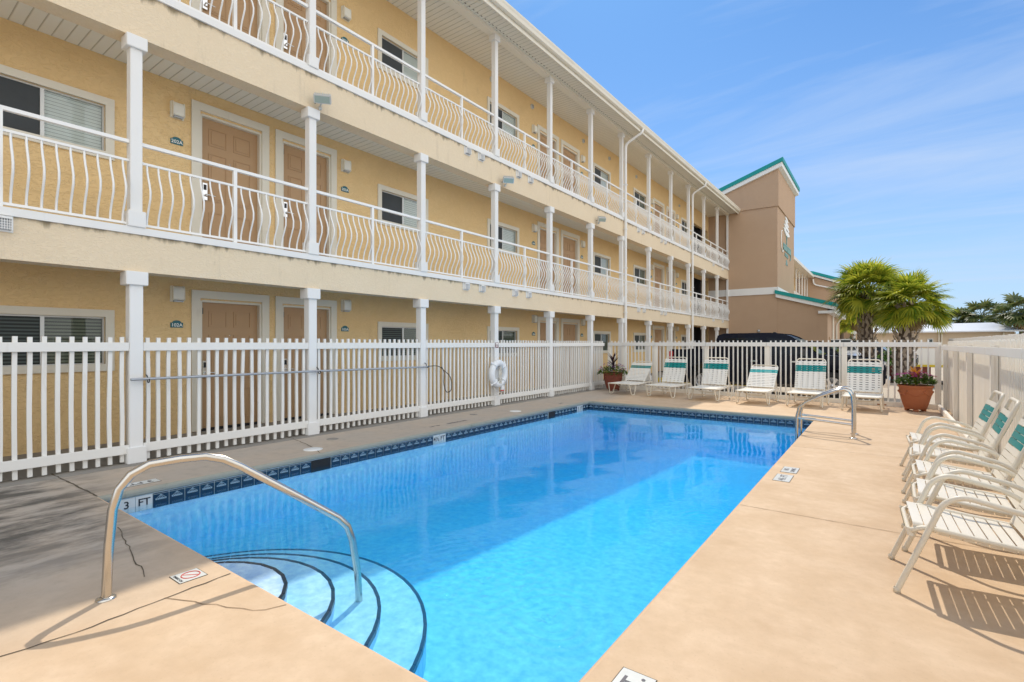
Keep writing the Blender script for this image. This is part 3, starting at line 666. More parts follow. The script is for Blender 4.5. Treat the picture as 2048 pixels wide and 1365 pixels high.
# balcony railings
bz = [0, .10, .22, .34, .46, .58, .70, .82, .92, 1]; bo = [0, .012, .045, .09, .122, .118, .075, .028, .004, 0]
def railing(y0, y1, zf, zl, zt):
    """zf bottom rail, zl lower top rail, zt hand rail"""
    x = XF - .055; ym = (y0 + y1) / 2
    mb = MB(); mb.box(x - .025, x + .025, y0, y1, zt - .03, zt + .012); mb.box(x - .016, x + .016, y0, y1, zl - .028, zl); mb.box(x - .016, x + .016, y0, y1, zf, zf + .028)
    r = mb.build('balcony_railing', M['railwhite'], bld, True)
    mb = MB(); mb.box(x - .024, x + .024, ym - .024, ym + .024, zf - .03, zt - .031); mb.build('post', M['railwhite'], r, True)
    mb = MB()
    for (a, b) in ((y0, ym - .024), (ym + .024, y1)):
        n = max(3, round((b - a) / .119)); st_ = (b - a) / n
        for i in range(n):
            y = a + st_ * (i + .5); pts = [(x + bo[k], y, zl - .028 - (zl - zf - .056) * bz[k]) for k in range(10)]
            mb.tube(pts, .0125, 6, caps=False)
    mb.build('balusters', M['railwhite'], r, True)
cy = colsY + [32.36 + .08]
for i in range(len(cy) - 1):
    for (zf, zl, zt) in ((2.985, 3.80, 4.03), (6.05, 6.78, 7.02)):
        railing(cy[i] + .066, cy[i + 1] - .066, zf, zl, zt)
# roof: beam, soffit, fascia, gutter, slope
def strip(x0_, x1_, za, zb_, y0_=YA, y1_=YB - .015):
    """box whose height follows the slightly rising eave"""
    mb = MB(); v = []
    for y in (y0_, y1_):
        r_ = roofz(y); v += [(x0_, y, r_ + za), (x1_, y, r_ + za), (x1_, y, r_ + zb_), (x0_, y, r_ + zb_)]
    mb.add(v, [(0, 1, 2, 3), (4, 5, 6, 7), (0, 1, 5, 4), (1, 2, 6, 5), (2, 3, 7, 6), (3, 0, 4, 7)]); return mb
strip(XF - .17, XF + .02, 0, .20).build('roof_beam', M['soffit_white'], bld, True)
strip(XW + .002, XF - .172, .06, .10).build('soffit', M['soffit'], bld, True)
strip(XF + .022, -7.03, .075, .11).build('soffit', M['soffit'], bld, True)
strip(-7.03, -7.0, .0, .26).build('fascia_board', M['soffit_white'], bld, True)
gt = MB(); vv = []
gp_ = [(-6.998, .10), (-6.94, .095), (-6.905, .12), (-6.895, .20), (-6.88, .24), (-6.88, .285), (-6.895, .285), (-6.91, .21), (-6.93, .14), (-6.998, .14)]
for y in (YA, YB - .015): vv += [(p[0], y, roofz(y) + p[1]) for p in gp_]
n = len(gp_); gt.add(vv, [tuple(range(n)), tuple(range(n, 2 * n))] + [(i, (i + 1) % n, (i + 1) % n + n, i + n) for i in range(n)])
go = gt.build('gutter', M['gutter'], bld, True)
ve = MB()
yy = YA + .3
while yy < YB - .3:
    r_ = roofz(yy) + .073; ve.box(-7.46, -7.44, yy, yy + .045, r_ - .0005, r_ + .003); yy += .14
ve.build('soffit_vent', M['joint'], bld, True)
rf = MB(); v = []
for y in (YA, YB + .1): r_ = roofz(y); v += [(-7.0, y, r_ + .262), (-14.0, y, r_ + 2.1), (-21, y, r_ + .262), (-21, y, r_ + .12), (-7.0, y, r_ + .20)]
rf.add(v, [(0, 1, 2, 3, 4), (5, 6, 7, 8, 9), (0, 1, 6, 5), (1, 2, 7, 6), (2, 3, 8, 7), (3, 4, 9, 8), (4, 0, 5, 9)]); rf.build('roof', M['roofgrey'], bld, True)
# downspouts
for (yd) in (17.12, 25.05):
    zt = roofz(yd); x = XF + .06
    mb = MB(); mb.tube(bend([(-6.94, yd + .25, zt + .12), (-6.96, yd + .2, zt - .04), (-7.12, yd + .15, zt - .12), (x, yd + .02, zt - .38), (x, yd, zt - .6), (x, yd, 6.1), (x, yd, .12), (x + .12, yd - .05, .03)], .12), .047, 10)
    for z_ in (1.1, 2.6, 4.2, 5.6, 7.2): mb.box(x - .06, x + .055, yd - .06, yd + .06, z_, z_ + .03)
    mb.build('downspout', M['white'], bld, True)
# doors
def six_panel(mb, y0, y1, z0, z1, x):
    w = y1 - y0; h = z1 - z0
    for (a, b) in ((.14, .44), (.56, .86)):
        for (c, d) in ((.055, .30), (.385, .74), (.80, .93)):
            ya, yb, za, zb_ = y0 + w * a, y0 + w * b, z0 + h * c, z0 + h * d
            for (p0, p1, p2, p3) in ((ya, yb, za, za + .012), (ya, yb, zb_ - .012, zb_), (ya, ya + .012, za + .012, zb_ - .012), (yb - .012, yb, za + .012, zb_ - .012)): mb.box(x - .001, x + .009, p0, p1, p2, p3)
            mb.box(x - .001, x + .007, ya + .04, yb - .04, za + .04, zb_ - .04)
def door(a, b, fl, side):
    z0, z1 = fl['f'] + .03, fl['dt']; y0, y1 = a + .145, b - .145; x = XW - .075
    mb = MB(); mb.box(x - .04, x, y0 + .012, y1 - .012, z0, z1 - .012); six_panel(mb, y0 + .012, y1 - .012, z0, z1, x)
    d = mb.build('door', M['door'], bld, True)
    f = MB(); tw = .125
    f.box(XW - .001, XW + .028, a, a + tw, z0 - .02, fl['tt'] - tw); f.box(XW - .001, XW + .028, b - tw, b, z0 - .02, fl['tt'] - tw); f.box(XW - .001, XW + .030, a, b, fl['tt'] - tw, fl['tt'])
    f.box(XW - .12, XW + .004, a + tw + .001, a + tw + .035, z0, z1 + .01); f.box(XW - .12, XW + .004, b - tw - .035, b - tw - .001, z0, z1 + .01); f.box(XW - .12, XW + .005, a + tw + .035, b - tw - .035, z1 - .012, z1 + .02)
    f.build('frame', M['trim'], d, True)
    s_ = MB(); s_.box(XW - .1, XW + .02, y0, y1, z0 - .03, z0 + .003); s_.build('sill', M['dark'], d, True)
    hy = y0 + .075; zc_ = z0 + .92
    k = MB(); k.box(x, x + .035, hy - .035, hy + .035, zc_ - .10, zc_ + .17); k.build('lock_plate', M['chrome'], d, True)
    k = MB(); k.box(x + .035, x + .039, hy - .022, hy + .022, zc_ + .06, zc_ + .145); k.build('keypad', M['black'], d, True)
    k = MB(); k.tube(bend([(x + .03, hy, zc_ - .02), (x + .085, hy, zc_ - .02), (x + .085, hy + .13, zc_ - .025)], .02), .011, 8); k.build('handle', M['chrome'], d, True)
    k = MB(); k.lathe([(.0, .004), (.01, .003), (.011, 0)], (x, (y0 + y1) / 2, z0 + 1.5), 10, axis='x'); k.build('peephole', M['chrome'], d, True)
    if side > 0 or fl is FL[0]:
        k = MB(); k.box(x, x + .03, y0 + .015, y0 + .05, z1 - .2, z1 - .1); k.build('door_guard', M['black'], d, True)
for fl in FL:
    for (a, b, s_) in doors: door(a, b, fl, s_)
# windows
def window(a, b, zt, left, right, style):
    z1 = zt; z0 = zt - .85; t_ = .10; x = XW
    f = MB(); f.box(x - .001, x + .03, a, b, z1 - t_, z1); f.box(x - .001, x + .03, a, b, z0, z0 + t_); f.box(x - .001, x + .028, a, a + t_, z0 + t_, z1 - t_); f.box(x - .001, x + .028, b - t_, b, z0 + t_, z1 - t_)
    w = f.build('window', M['trim'], bld, True)
    ya, yb, za, zb_ = a + t_, b - t_, z0 + t_ - .01, z1 - t_; ym = (ya + yb) / 2
    g_ = MB(); e = .022
    for (p, q_, r_, s2, dx) in ((ya, yb, zb_ - e, zb_, 0), (ya, yb, za, za + e, 0), (ya, ya + e, za + e, zb_ - e, 0), (yb - e, yb, za + e, zb_ - e, 0), (ym - .02, ym + .02, za + e, zb_ - e, .006)): g_.box(x - .07, x - .03 + dx, p, q_, r_, s2)
    g_.build('sash_frame', M['alu'], w, True)
    s_ = MB(); s_.box(x - .046, x - .042, ya + e, ym - .02, za + e, zb_ - e); s_.build('insect_screen', left, w, True)
    p = MB(); p.box(x - .060, x - .056, ym + .02, yb - e, za + e, zb_ - e); p.build('pane', M['glass'], w, True)
    c = MB()
    if style == 'curtain':
        c.box(x - .13, x - .12, ym + .02, yb - e, za, zb_)
    else: c.box(x - .075, x - .072, ym + .02, yb - e, za, zb_)
    c.build('blind', right, w, True)
LR = [[(M['blind_dark'], M['blind_mid'])] * 7, [(M['screen'], M['curtain']), (M['screen'], M['blind_light']), (M['screen'], M['blind_light']), (M['screen'], M['blind_light']), (M['screen'], M['curtain']), (M['screen'], M['blind_mid']), (M['screen'], M['blind_dark'])],
      [(M['screen'], M['blind_light'])] * 5 + [(M['screen'], M['blind_mid'])] * 2]
for k, fl in enumerate(FL):
    for i, (a, b) in enumerate(wins): window(a, b, fl['wt'], LR[k][i][0], LR[k][i][1], 'blind')

# ---- fittings on the building: each a thing of its own
FN = ['ground floor', 'second floor', 'third floor']
units = [[('102A', 3.13, 3.30), ('103A', 6.14, 6.31), ('104A', 12.96, 13.12), ('105A', 16.08, 16.24), ('106A', 22.86, 23.0), ('107A', 26.4, 26.56)]]
lampP = None; signs = {}
for k, fl in enumerate(FL):
    for i, (num, a, b) in enumerate(units[0]):
        num = str(k + 1) + num[1:]; yc = (a + b) / 2
        lab = 'cream wall lamp above room number %s on the %s' % (num, FN[k])
        if lampP is None:
            lampP = thing('wall_lamp', lab, 'wall lamp', (XW, yc, fl['sc'] + .12), 0, 'wall lamps beside the apartment doors')
            mb = MB(); mb.prism([(-.085, -.11), (.085, -.11), (.085, .12), (-.085, .12)], 0, .03, 'x'); mb.build('back_plate', M['sconce'], lampP, bevel=.006)
            mb = MB(); mb.prism([(.03, .12), (.085, .105), (.095, .06), (.095, -.08), (.03, -.105)], -.08, .08, 'y'); mb.build('lamp_cover', M['sconce'], lampP, bevel=.01)
            mb = MB(); mb.box(.03, .08, -.06, .06, -.118, -.1); mb.build('socket', M['galv'], lampP)
        else:
            o = copy_tree(lampP); o.location = (XW, yc, fl['sc'] + .12); o['label'] = lab
        t = thing('room_sign', 'teal room number sign reading %s' % num, 'room sign', (XW, yc, fl['num']), 0, 'teal room number signs by the doors')
        mb = MB(); arc = [(-.085, -.05), (.085, -.05), (.085, .025)] + [(.06 * math.cos(j * math.pi / 8), .028 + .035 * math.sin(j * math.pi / 8)) for j in range(9)] + [(-.085, .025)]
        mb.prism(arc, 0, .012, 'x'); mb.build('plate', M['signteal'], t)
        q = MB(); text(q, num, .072, (.0125, 0, -.012), (0, 1, 0), (0, 0, 1), .002); q.build('lettering', M['text_white'], t)
# flood lights on the second-floor capitals
fl0 = None
for i, (yl, zl, side) in enumerate([(4.86, 5.42, 'the second post'), (9.93, 5.42, 'the fourth post, left of the blue sky'), (15.0, 5.46, 'the sixth post')]):
    lab = ['largest white flood light, on the porch post beside room 203A', 'white flood light on the capital of the post right of window 203A', 'smallest flood light with rusty bracket on the post nearest the first downspout'][i]
    if fl0 is None:
        fl0 = thing('flood_light', lab, 'flood light', (XF + .05, yl, zl), R(-40), 'flood lights on the porch posts')
        ax = Vector((.80, 0, -.60)).normalized(); up = Vector((.60, 0, .80)).normalized()
        mb = MB(); c0 = Vector((.13, .06, .08)); mb.obox(c0, ax, (0, 1, 0), up, .07, .15, .075); mb.obox(c0 - ax * .085, ax, (0, 1, 0), up, .025, .12, .05)
        for j in range(-3, 4): mb.obox(c0 - ax * .03 + up * .082, ax, (0, 1, 0), up, .05, .008, .01) if j == 0 else mb.obox(c0 - ax * .03 + Vector((0, j * .04, 0)) + up * .08, ax, (0, 1, 0), up, .05, .004, .012)
        mb.build('housing', M['alu'], fl0, bevel=.006)
        mb = MB(); mb.obox(c0 + ax * .0715, ax, (0, 1, 0), up, .002, .13, .058); mb.build('lens', M['lens'], fl0)
        mb = MB(); mb.tube([(-.01, 0, -.02), (.03, 0, -.03), (.07, .03, .01), (.1, .05, .03)], .014, 6); mb.lathe([(0, .03), (.03, .03), (.035, 0), (.035, -.02)], (-.01, 0, -.04), 10, axis='x'); mb.build('bracket', M['alu'], fl0)
        mb = MB(); mb.tube(bend([(.08, 0, .03), (-.03, -.1, .06), (-.16, -.2, 0), (-.2, -.3, .1)], .08), .008, 6); mb.build('cable', M['black'], fl0)
        fl0.scale = (.88, .88, .88)
    else:
        o = copy_tree(fl0); o.location = (XF + .05, yl, zl); o['label'] = lab
# small hooded vents on the slab edges
v0 = None; lists = [(2.78, [1.12, 8.54, 9.1, 10.41, 11.02, 18.45, 19.0, 20.95, 21.4, 29.0, 31.0]), (5.83, [8.59, 9.07, 10.57, 11.11, 18.45, 18.9, 20.95, 21.4, 29.0, 31.0])]
for k, (zv, ys_) in enumerate(lists):
    for i, y in enumerate(ys_):
        lab = '%s hooded white vent from the left on the %s balcony slab' % (ORD[i], ['lower', 'upper'][k])
        if v0 is None:
            v0 = thing('dryer_vent', lab, 'vent', (XF - .02, y, zv), 0, 'hooded vents on the balcony slabs')
            mb = MB(); mb.box(0, .012, -.095, .095, -.09, .09); mb.box(.012, .07, -.08, -.072, -.07, .07); mb.box(.012, .07, .072, .08, -.07, .07); mb.prism([(.012, .07), (.012, .085), (.075, .06), (.075, .045)], -.08, .08, 'y')
            mb.build('hood', M['white'], v0)
            mb = MB()
            for j in range(7): yy = -.06 + .02 * j; mb.box(.062, .066, yy - .0035, yy + .0035, -.07, .055)
            for j in range(5): zz = -.06 + .027 * j; mb.box(.066, .069, -.072, .072, zz - .003, zz + .003)
            mb.build('grille', M['white'], v0)
            mb = MB(); mb.box(.013, .02, -.07, .07, -.07, .06); mb.build('duct', M['galv'], v0)
        else: o = copy_tree(v0); o.location = (XF - .02, y, zv); o['label'] = lab
for i, (y, z_) in enumerate([(10.95, 8.78), (12.95, 8.80), (16.25, 8.84), (18.4, 8.87), (21.1, 8.9), (26.9, 8.95)]):
    z_ = 8.80
    mb = MB(); mb.lathe([(.075, 0), (.075, .03), (.065, .045), (.05, .045), (.05, .02), (0, .02)], (XW, y, z_), 14, axis='x'); mb.m = 1
    for j in range(-2, 3): mb.box(XW + .045, XW + .05, y + j * .02 - .003, y + j * .02 + .003, z_ - .05, z_ + .05)
    tag(mb.build('round_vent', [M['alu'], M['galv']]), '%s round grey vent from the left, high on the third-floor wall' % ORD[i], 'vent', 'round vents on the third-floor wall')

# ------------------------------------------------------------------ porch picket fence
rnd = random.Random(3)
def warped(mb, x, y, w, z0, z1, dx, amp):
    ph = rnd.uniform(0, 6.28); a = rnd.uniform(-amp, amp); b = rnd.uniform(-amp, amp) * .6; n = 6; vs = []
    for i in range(n + 1):
        t_ = i / n; zz = z0 + (z1 - z0) * t_; oy = a * math.sin(math.pi * t_) + b * math.sin(2 * math.pi * t_ + ph) * t_ * (1 - t_) * 3
        for (p, q_) in ((-dx / 2, -w / 2), (dx / 2, -w / 2), (dx / 2, w / 2), (-dx / 2, w / 2)): vs.append((x + p, y + q_ + oy, zz))
    fs = [(0, 1, 2, 3), tuple(4 * n + k for k in range(4))]
    for i in range(n):
        for k in range(4): fs.append((4 * i + k, 4 * i + (k + 1) % 4, 4 * i + 4 + (k + 1) % 4, 4 * i + 4 + k))
    mb.add(vs, fs)
fy = [c for c in colsY if -3 < c < 15]
spans = [(fy[i], fy[i + 1]) for i in range(len(fy) - 1)] + [(14.644, 15.62)]
lb = ['between porch posts left of the picture edge', 'in front of the ground-floor window at the left edge', 'in front of the door of room 102A', 'in front of the window right of room 103A', 'between the end of the pole and the life ring', 'right of the life ring', 'ending at the last porch post before the planter', 'short, behind the flower planter in the corner']
for i, (a, b) in enumerate(spans):
    a += .075; b -= .075; t = thing('picket_fence', 'white picket fence panel ' + lb[i], 'fence', (XF - .06, (a + b) / 2, 0), 0, 'picket fence panels between the porch posts')
    m = MB(); xr = XF - .005; m.box(xr - .035, xr, a - (.0 if i else 0), b, 1.405, 1.51); m.build('rail', M['fence'], t, True, bevel=.004)
    m = MB(); m.box(xr - .035, xr, a, b, .125, .235); m.build('rail', M['fence'], t, True, bevel=.004)
    m = MB(); n = round((b - a) / .1185); stp = (b - a) / n
    for k in range(n): warped(m, xr - .036 - .016, a + stp * (k + .5), .042, .02 + rnd.uniform(-.008, .008), 1.575 + rnd.uniform(-.006, .004), .03, .011)
    m.build('pickets', M['fence'], t, True)
# far fence
FA = Vector((-7.55, 15.70, 0)); FB = Vector((1.06, 14.95, 0)); fd = (FB - FA).normalized(); fnn = Vector((fd.y, -fd.x, 0)); flen = (FB - FA).length
ff = thing('picket_fence', 'long white picket fence with square posts behind the loungers', 'fence', FA)
m = MB()
def fpt(s_, o_=0): return FA + fd * s_ + fnn * o_
ps = [0.1, .62, 1.75, 3.35, 5.0, 6.78, 8.58]
for s_ in ps:
    m = MB(); c = fpt(s_, -.03); m.obox((c.x, c.y, .74), fd, fnn, (0, 0, 1), .055, .05, .78); m.build('post', M['fencewood'], ff, True, bevel=.006)
for (z0, z1, mm) in ((1.415, 1.525, 'fence'), (-.05, .115, 'fencewood')):
    for i in range(len(ps) - 1):
        m = MB(); a = fpt(ps[i] + .004, .04); b = fpt(ps[i + 1] - .004, .04); m.bar((a.x, a.y, (z0 + z1) / 2), (b.x, b.y, (z0 + z1) / 2), .035, z1 - z0); m.build('rail', M[mm], ff, True, bevel=.004)
m = MB(); s_ = .2
while s_ < flen - .1:
    if min(abs(s_ - p) for p in ps) > .06:
        c = fpt(s_, .004); m.obox((c.x, c.y, .80), fd, fnn, (0, 0, 1), .0165, .009, .775 + rnd.uniform(-.006, .006))
    s_ += .1225
m.build('pickets', M['fence'], ff, True)
m = MB(); m.obox((fpt(7.55, .06).x, fpt(7.55, .06).y, .035), fd, fnn, (0, 0, 1), .09, .004, .012); tag(m.build('small_plate', M['gold']), 'small rusty brown strip on the base board of the far fence', 'plate')
# right fence: close-set aged boards on the outer side
rfn = thing('board_fence', 'aged white board fence with stained pickets along the right side behind the chairs', 'fence', (1.05, 6, 0))
ry = [15.0, 13.0, 11.06, 8.75, 6.62, 4.5, 2.4, .3, -1.8]
for i, y in enumerate(ry):
    m = MB(); m.box(1.09, 1.16, y - .055, y + .055, 0, 1.475); m.build('post', M['fencewood'], rfn, True, bevel=.006)
    if i < len(ry) - 1:
        m = MB(); m.box(1.04, 1.075, ry[i + 1] + .004, y - .004, 1.355, 1.45); m.build('rail', M['fence'], rfn, True, bevel=.004)
        m = MB(); m.box(.985, 1.045, ry[i + 1] + .01, y - .01, 0, .12); m.build('kerb_board', M['fencewood'], rfn, True, bevel=.01)
m = MB(); y = 14.95
while y > -2:
    m.box(1.165, 1.195, y - .028 + rnd.uniform(-.003, .003), y + .028, .02, 1.54 + rnd.uniform(-.008, .008)); y -= .089
m.build('pickets', M['fencewood'], rfn, True)

# life ring on its post, sign above, pole on the fence
lr = thing('life_ring', 'white life ring with coiled rope hanging on the porch post', 'life ring', (XF + .09, 9.60, .77))
m = MB(); Rr = .245; nseg = 40
m.tube([(.0, Rr * math.cos(2 * math.pi * k / nseg), Rr * 1.06 * math.sin(2 * math.pi * k / nseg)) for k in range(nseg)], .078, 12, closed=True); m.build('ring', M['ringw'], lr)
for a in (45, 135, 225, 315):
    m = MB(); ca, sa = math.cos(R(a)), math.sin(R(a)); m.tube([(.084 * math.cos(2 * math.pi * k / 14), (Rr + .086 * math.sin(2 * math.pi * k / 14)) * ca, (Rr * 1.06 + .086 * math.sin(2 * math.pi * k / 14)) * sa) for k in range(14)], .016, 6, closed=True)
    m.lathe([(0, .03), (.025, .022), (.03, 0), (.02, -.02), (0, -.026)], (0, (Rr + .11) * ca, (Rr * 1.06 + .11) * sa), 8); m.build('strap', M['ringw'], lr)
m = MB()
for k in range(9):
    o1 = rnd.uniform(-.05, .05); o2 = rnd.uniform(-.05, .05); m.tube([(.05 + rnd.uniform(0, .04), o1 * (.3 + j * .1) + .03 * math.sin(j * 1.1 + k), .17 - .05 * j) for j in range(9)], .008, 5)
for k in range(2): m.tube([(.02, -.22 + .45 * j / 12, -.30 - (.16 + .06 * k) * math.sin(math.pi * j / 12)) for j in range(13)], .006, 5)
m.build('rope', M['rope'], lr)
m = MB(); m.lathe([(0, .06), (.035, .055), (.045, 0), (.04, -.07), (.02, -.10), (0, -.10)], (.03, .12, -.34), 12); m.m = 1; m.lathe([(.042, -.045), (.046, -.05), (.043, -.07)], (.03, .12, -.35), 12)
m.build('float', [M['ringw'], M['red']], lr)
sg = thing('warning_sign', 'small dark red sign with white marks on the post above the life ring', 'sign', (XF + .003, 9.66, 1.455))
m = MB(); m.box(0, .006, -.06, .06, -.06, .06); m.build('plate', M['burgundy'], sg)
m = MB(); m.box(.006, .0075, -.05, .05, .012, .05); m.box(.006, .0075, -.045, -.01, -.04, -.005); m.box(.006, .0075, .01, .045, -.04, -.005); m.build('lettering', M['text_white'], sg)
pl = thing('long_pole', 'long grey metal pole lying in hooks along the picket fence', 'pole', (XF + .07, 4.7, 1.05))
m = MB(); m.tube([(XF + .075, 2.245, 1.052), (XF + .075, 4.76, 1.045), (XF + .075, 7.31, 1.02)], .0175, 10); m.build('shaft', M['galv'], pl, True)
for y in (2.43, 4.83, 7.27):
    m = MB(); m.tube(bend([(XF, y, 1.10), (XF + .05, y, 1.08), (XF + .055, y, 1.0), (XF + .11, y, 1.01), (XF + .11, y, 1.05)], .02), .007, 6); m.build('hook', M['black'], pl, True)
m = MB(); m.tube(bend([(XF + .05, 7.31, 1.03), (XF + .05, 7.62, 1.035), (XF + .05, 8.0, .78), (XF + .05, 8.02, .48), (XF + .05, 7.85, .44), (XF + .04, 7.78, .62), (XF + .04, 7.8, .9), (XF + .04, 7.72, 1.0)], .12, 6), .008, 6)
m.build('cord', M['black'], pl, True)
# near hand rail
hr = thing('handrail', 'curved stainless steel handrail over the near pool steps', 'handrail', (-3.679, .984, 0))
e = Vector((.555, 1.348, 0)).normalized(); sz = [(-.0, -.02), (0, .0), (.012, .3), (.03, .517), (.06, .635), (.118, .715), (.21, .765), (.363, .778), (.50, .778), (.60, .748), (.70, .688), (1.062, .428), (1.32, .238), (1.385, .165), (1.42, .06), (1.457, -.18), (1.47, -.42)]
m = MB(); m.tube([(e.x * s_, e.y * s_, z_) for s_, z_ in sz], .0255, 16); m.build('rail', M['steel'], hr)
m = MB(); m.lathe([(.05, .0), (.05, .006), (.035, .014), (.0262, .016)], (0, 0, 0), 20); m.build('flange', M['steel'], hr)
# ladder rails at the far right corner
ld = thing('pool_ladder', 'pair of arched stainless steel grab rails at the far end of the pool', 'ladder', (-.40, 9.86, 0))
for y in (9.62, 10.10):
    P = [(-1.17, -.45), (-1.17, -.16), (-1.165, .28), (-1.13, .44), (-1.03, .53), (-.82, .645), (-.60, .745), (-.50, .765), (-.43, .735), (-.395, .66), (-.385, .5), (-.385, 0)]
    m = MB(); m.tube([(x, y, z_) for x, z_ in P], .024, 12); m.tube([(-1.165, y, .26), (-.386, y, .21)], .018, 10); m.build('grab_rail', M['steel'], ld, True)
    m = MB(); m.lathe([(.06, 0), (.06, .006), (.03, .014), (.024, .016)], (-.385, y, 0), 20); m.build('flange', M['steel'], ld, True)
for z_ in (-.32, -.48):
    m = MB(); m.box(-1.22, -1.14, 9.64, 10.08, z_ - .012, z_ + .012); m.build('tread', M['pvc'], ld, True)

# ------------------------------------------------------------------ armchairs (local +x = forward)
def strap_loop(mb, c, dirv, nrm, half, w, th):
    """flat vinyl band lying across two side tubes; dirv along frame, nrm outward, runs in local y"""
    d = Vector(dirv).normalized(); n_ = Vector(nrm).normalized(); c = Vector(c); Y = Vector((0, 1, 0))
    prof = []
    for k in range(7): a = math.pi * k / 6; prof.append((half + math.sin(a) * .021, math.cos(a) * .021))
    pts = [(-p[0], p[1]) for p in prof[::-1]] ; up_ = [(y, z_) for y, z_ in prof]
    loop = [(-half, .021), (half, .021)] + prof[1:] + [(half * .92, -.021)]
    loopL = [(-half * .92, -.021)] + [(-p[0], p[1]) for p in prof[::-1][:-1]]
    path = loopL + loop; vs = []
    for (y, h) in path:
        for s_ in (-w / 2, w / 2): vs.append(c + Y * y + n_ * h + d * s_)
    k = len(path)
    mb.add(vs, [(2 * i, 2 * i + 1, 2 * i + 3, 2 * i + 2) for i in range(k - 1)], True)
    c2 = c - n_ * .0; mb.add([c + Y * y + n_ * .0175 + d * s_ for y in (-half, half) for s_ in (-w / 2, w / 2)], [(0, 1, 3, 2)])
def armchair(label, x, y, rz, first=None):
    if first is not None:
        o = copy_tree(first); o.location = (x, y, 0); o.rotation_euler = (0, 0, rz); o['label'] = label; return o
    t = thing('patio_armchair', label, 'chair', (x, y, 0), rz, 'strap armchairs lined up along the right fence')
    hw = .275
    for s_ in (-1, 1):
        m = MB(); Y = s_ * (hw + .012)
        m.tube(bend([(0, Y, .012), (-.215, Y * .99, .575), (-.30, Y, .625), (-.58, Y, .565), (-.68, Y, .50), (-.675, Y, .37), (-.72, Y, .20), (-.80, Y, .012)], .085, 6), .0165, 10); m.build('side_frame', M['chair'], t)
        for fx in (0, -.80):
            m = MB(); m.lathe([(0, 0), (.019, 0), (.019, .025), (.0166, .03)], (fx, Y, 0), 10); m.build('foot_cap', M['trim'], t)
    sf = [(-.085, .335), (-.075, .395), (-.13, .415), (-.30, .385), (-.62, .365)]
    m = MB()
    loop = [(-.62, -hw + .02, .36), (-.13, -hw + .02, .41), (-.06, -hw + .03, .37), (-.06, hw - .03, .37), (-.13, hw - .02, .41), (-.62, hw - .02, .36)]
    m.tube(bend(loop, .05), .0145, 8); m.build('seat_frame', M['chair'], t)
    # back frame: from the seat rear up and back to a loop
    bd = Vector((-.245, 0, .63)).normalized(); b0 = Vector((-.60, 0, .37)); hb = hw - .035
    m = MB(); top = b0 + bd * .635
    m.tube(bend([b0 + Vector((0, -hb, 0)), top + Vector((0, -hb, 0)), top + Vector((0, hb, 0)), b0 + Vector((0, hb, 0))], .075, 7), .0165, 10); m.build('back_frame', M['chair'], t)
    m = MB()
    dS = Vector((-.49, 0, -.05)).normalized(); nS = Vector((.1, 0, 1)).normalized()
    strap_loop(m, (-.066, 0, .365), (.25, 0, .9), (1, 0, .12), hw - .05, .05, .004)
    for k in range(9): c = Vector((-.10, 0, .408)) + dS * (.004 + .0575 * k); c.z -= .012 * math.sin(math.pi * k / 9); strap_loop(m, c, dS, nS, hw - .05, .0515, .004)
    m.build('seat_straps', M['strap'], t)
    nB = Vector((.63, 0, .245)).normalized(); cream = MB(); teal = MB()
    for k in range(9):
        c = b0 + bd * (.045 + .0575 * k); tgt = teal if k in (5, 6, 7) else cream
        strap_loop(tgt, c, bd, nB, hb - .012, .051, .004)
    cream.build('back_straps', M['strap'], t); teal.build('teal_straps', M['tstrap'], t)
    return t
cd = [('nearest cream strap armchair at the right edge, with the slatted shadow under it', .055, 4.12, 182), ('second cream strap armchair counting back from the nearest', .13, 4.92, 179), ('middle cream strap armchair of the five along the fence', .16, 5.73, 180), ('fourth cream strap armchair from the front, with three teal back straps', .17, 6.68, 178), ('farthest cream strap armchair, closest to the terracotta planter by the corner', .18, 7.52, 181)]
arm0 = armchair(cd[0][0], cd[0][1], cd[0][2], R(cd[0][3]))
for (l_, x, y, a) in cd[1:]: armchair(l_, x, y, R(a), arm0)

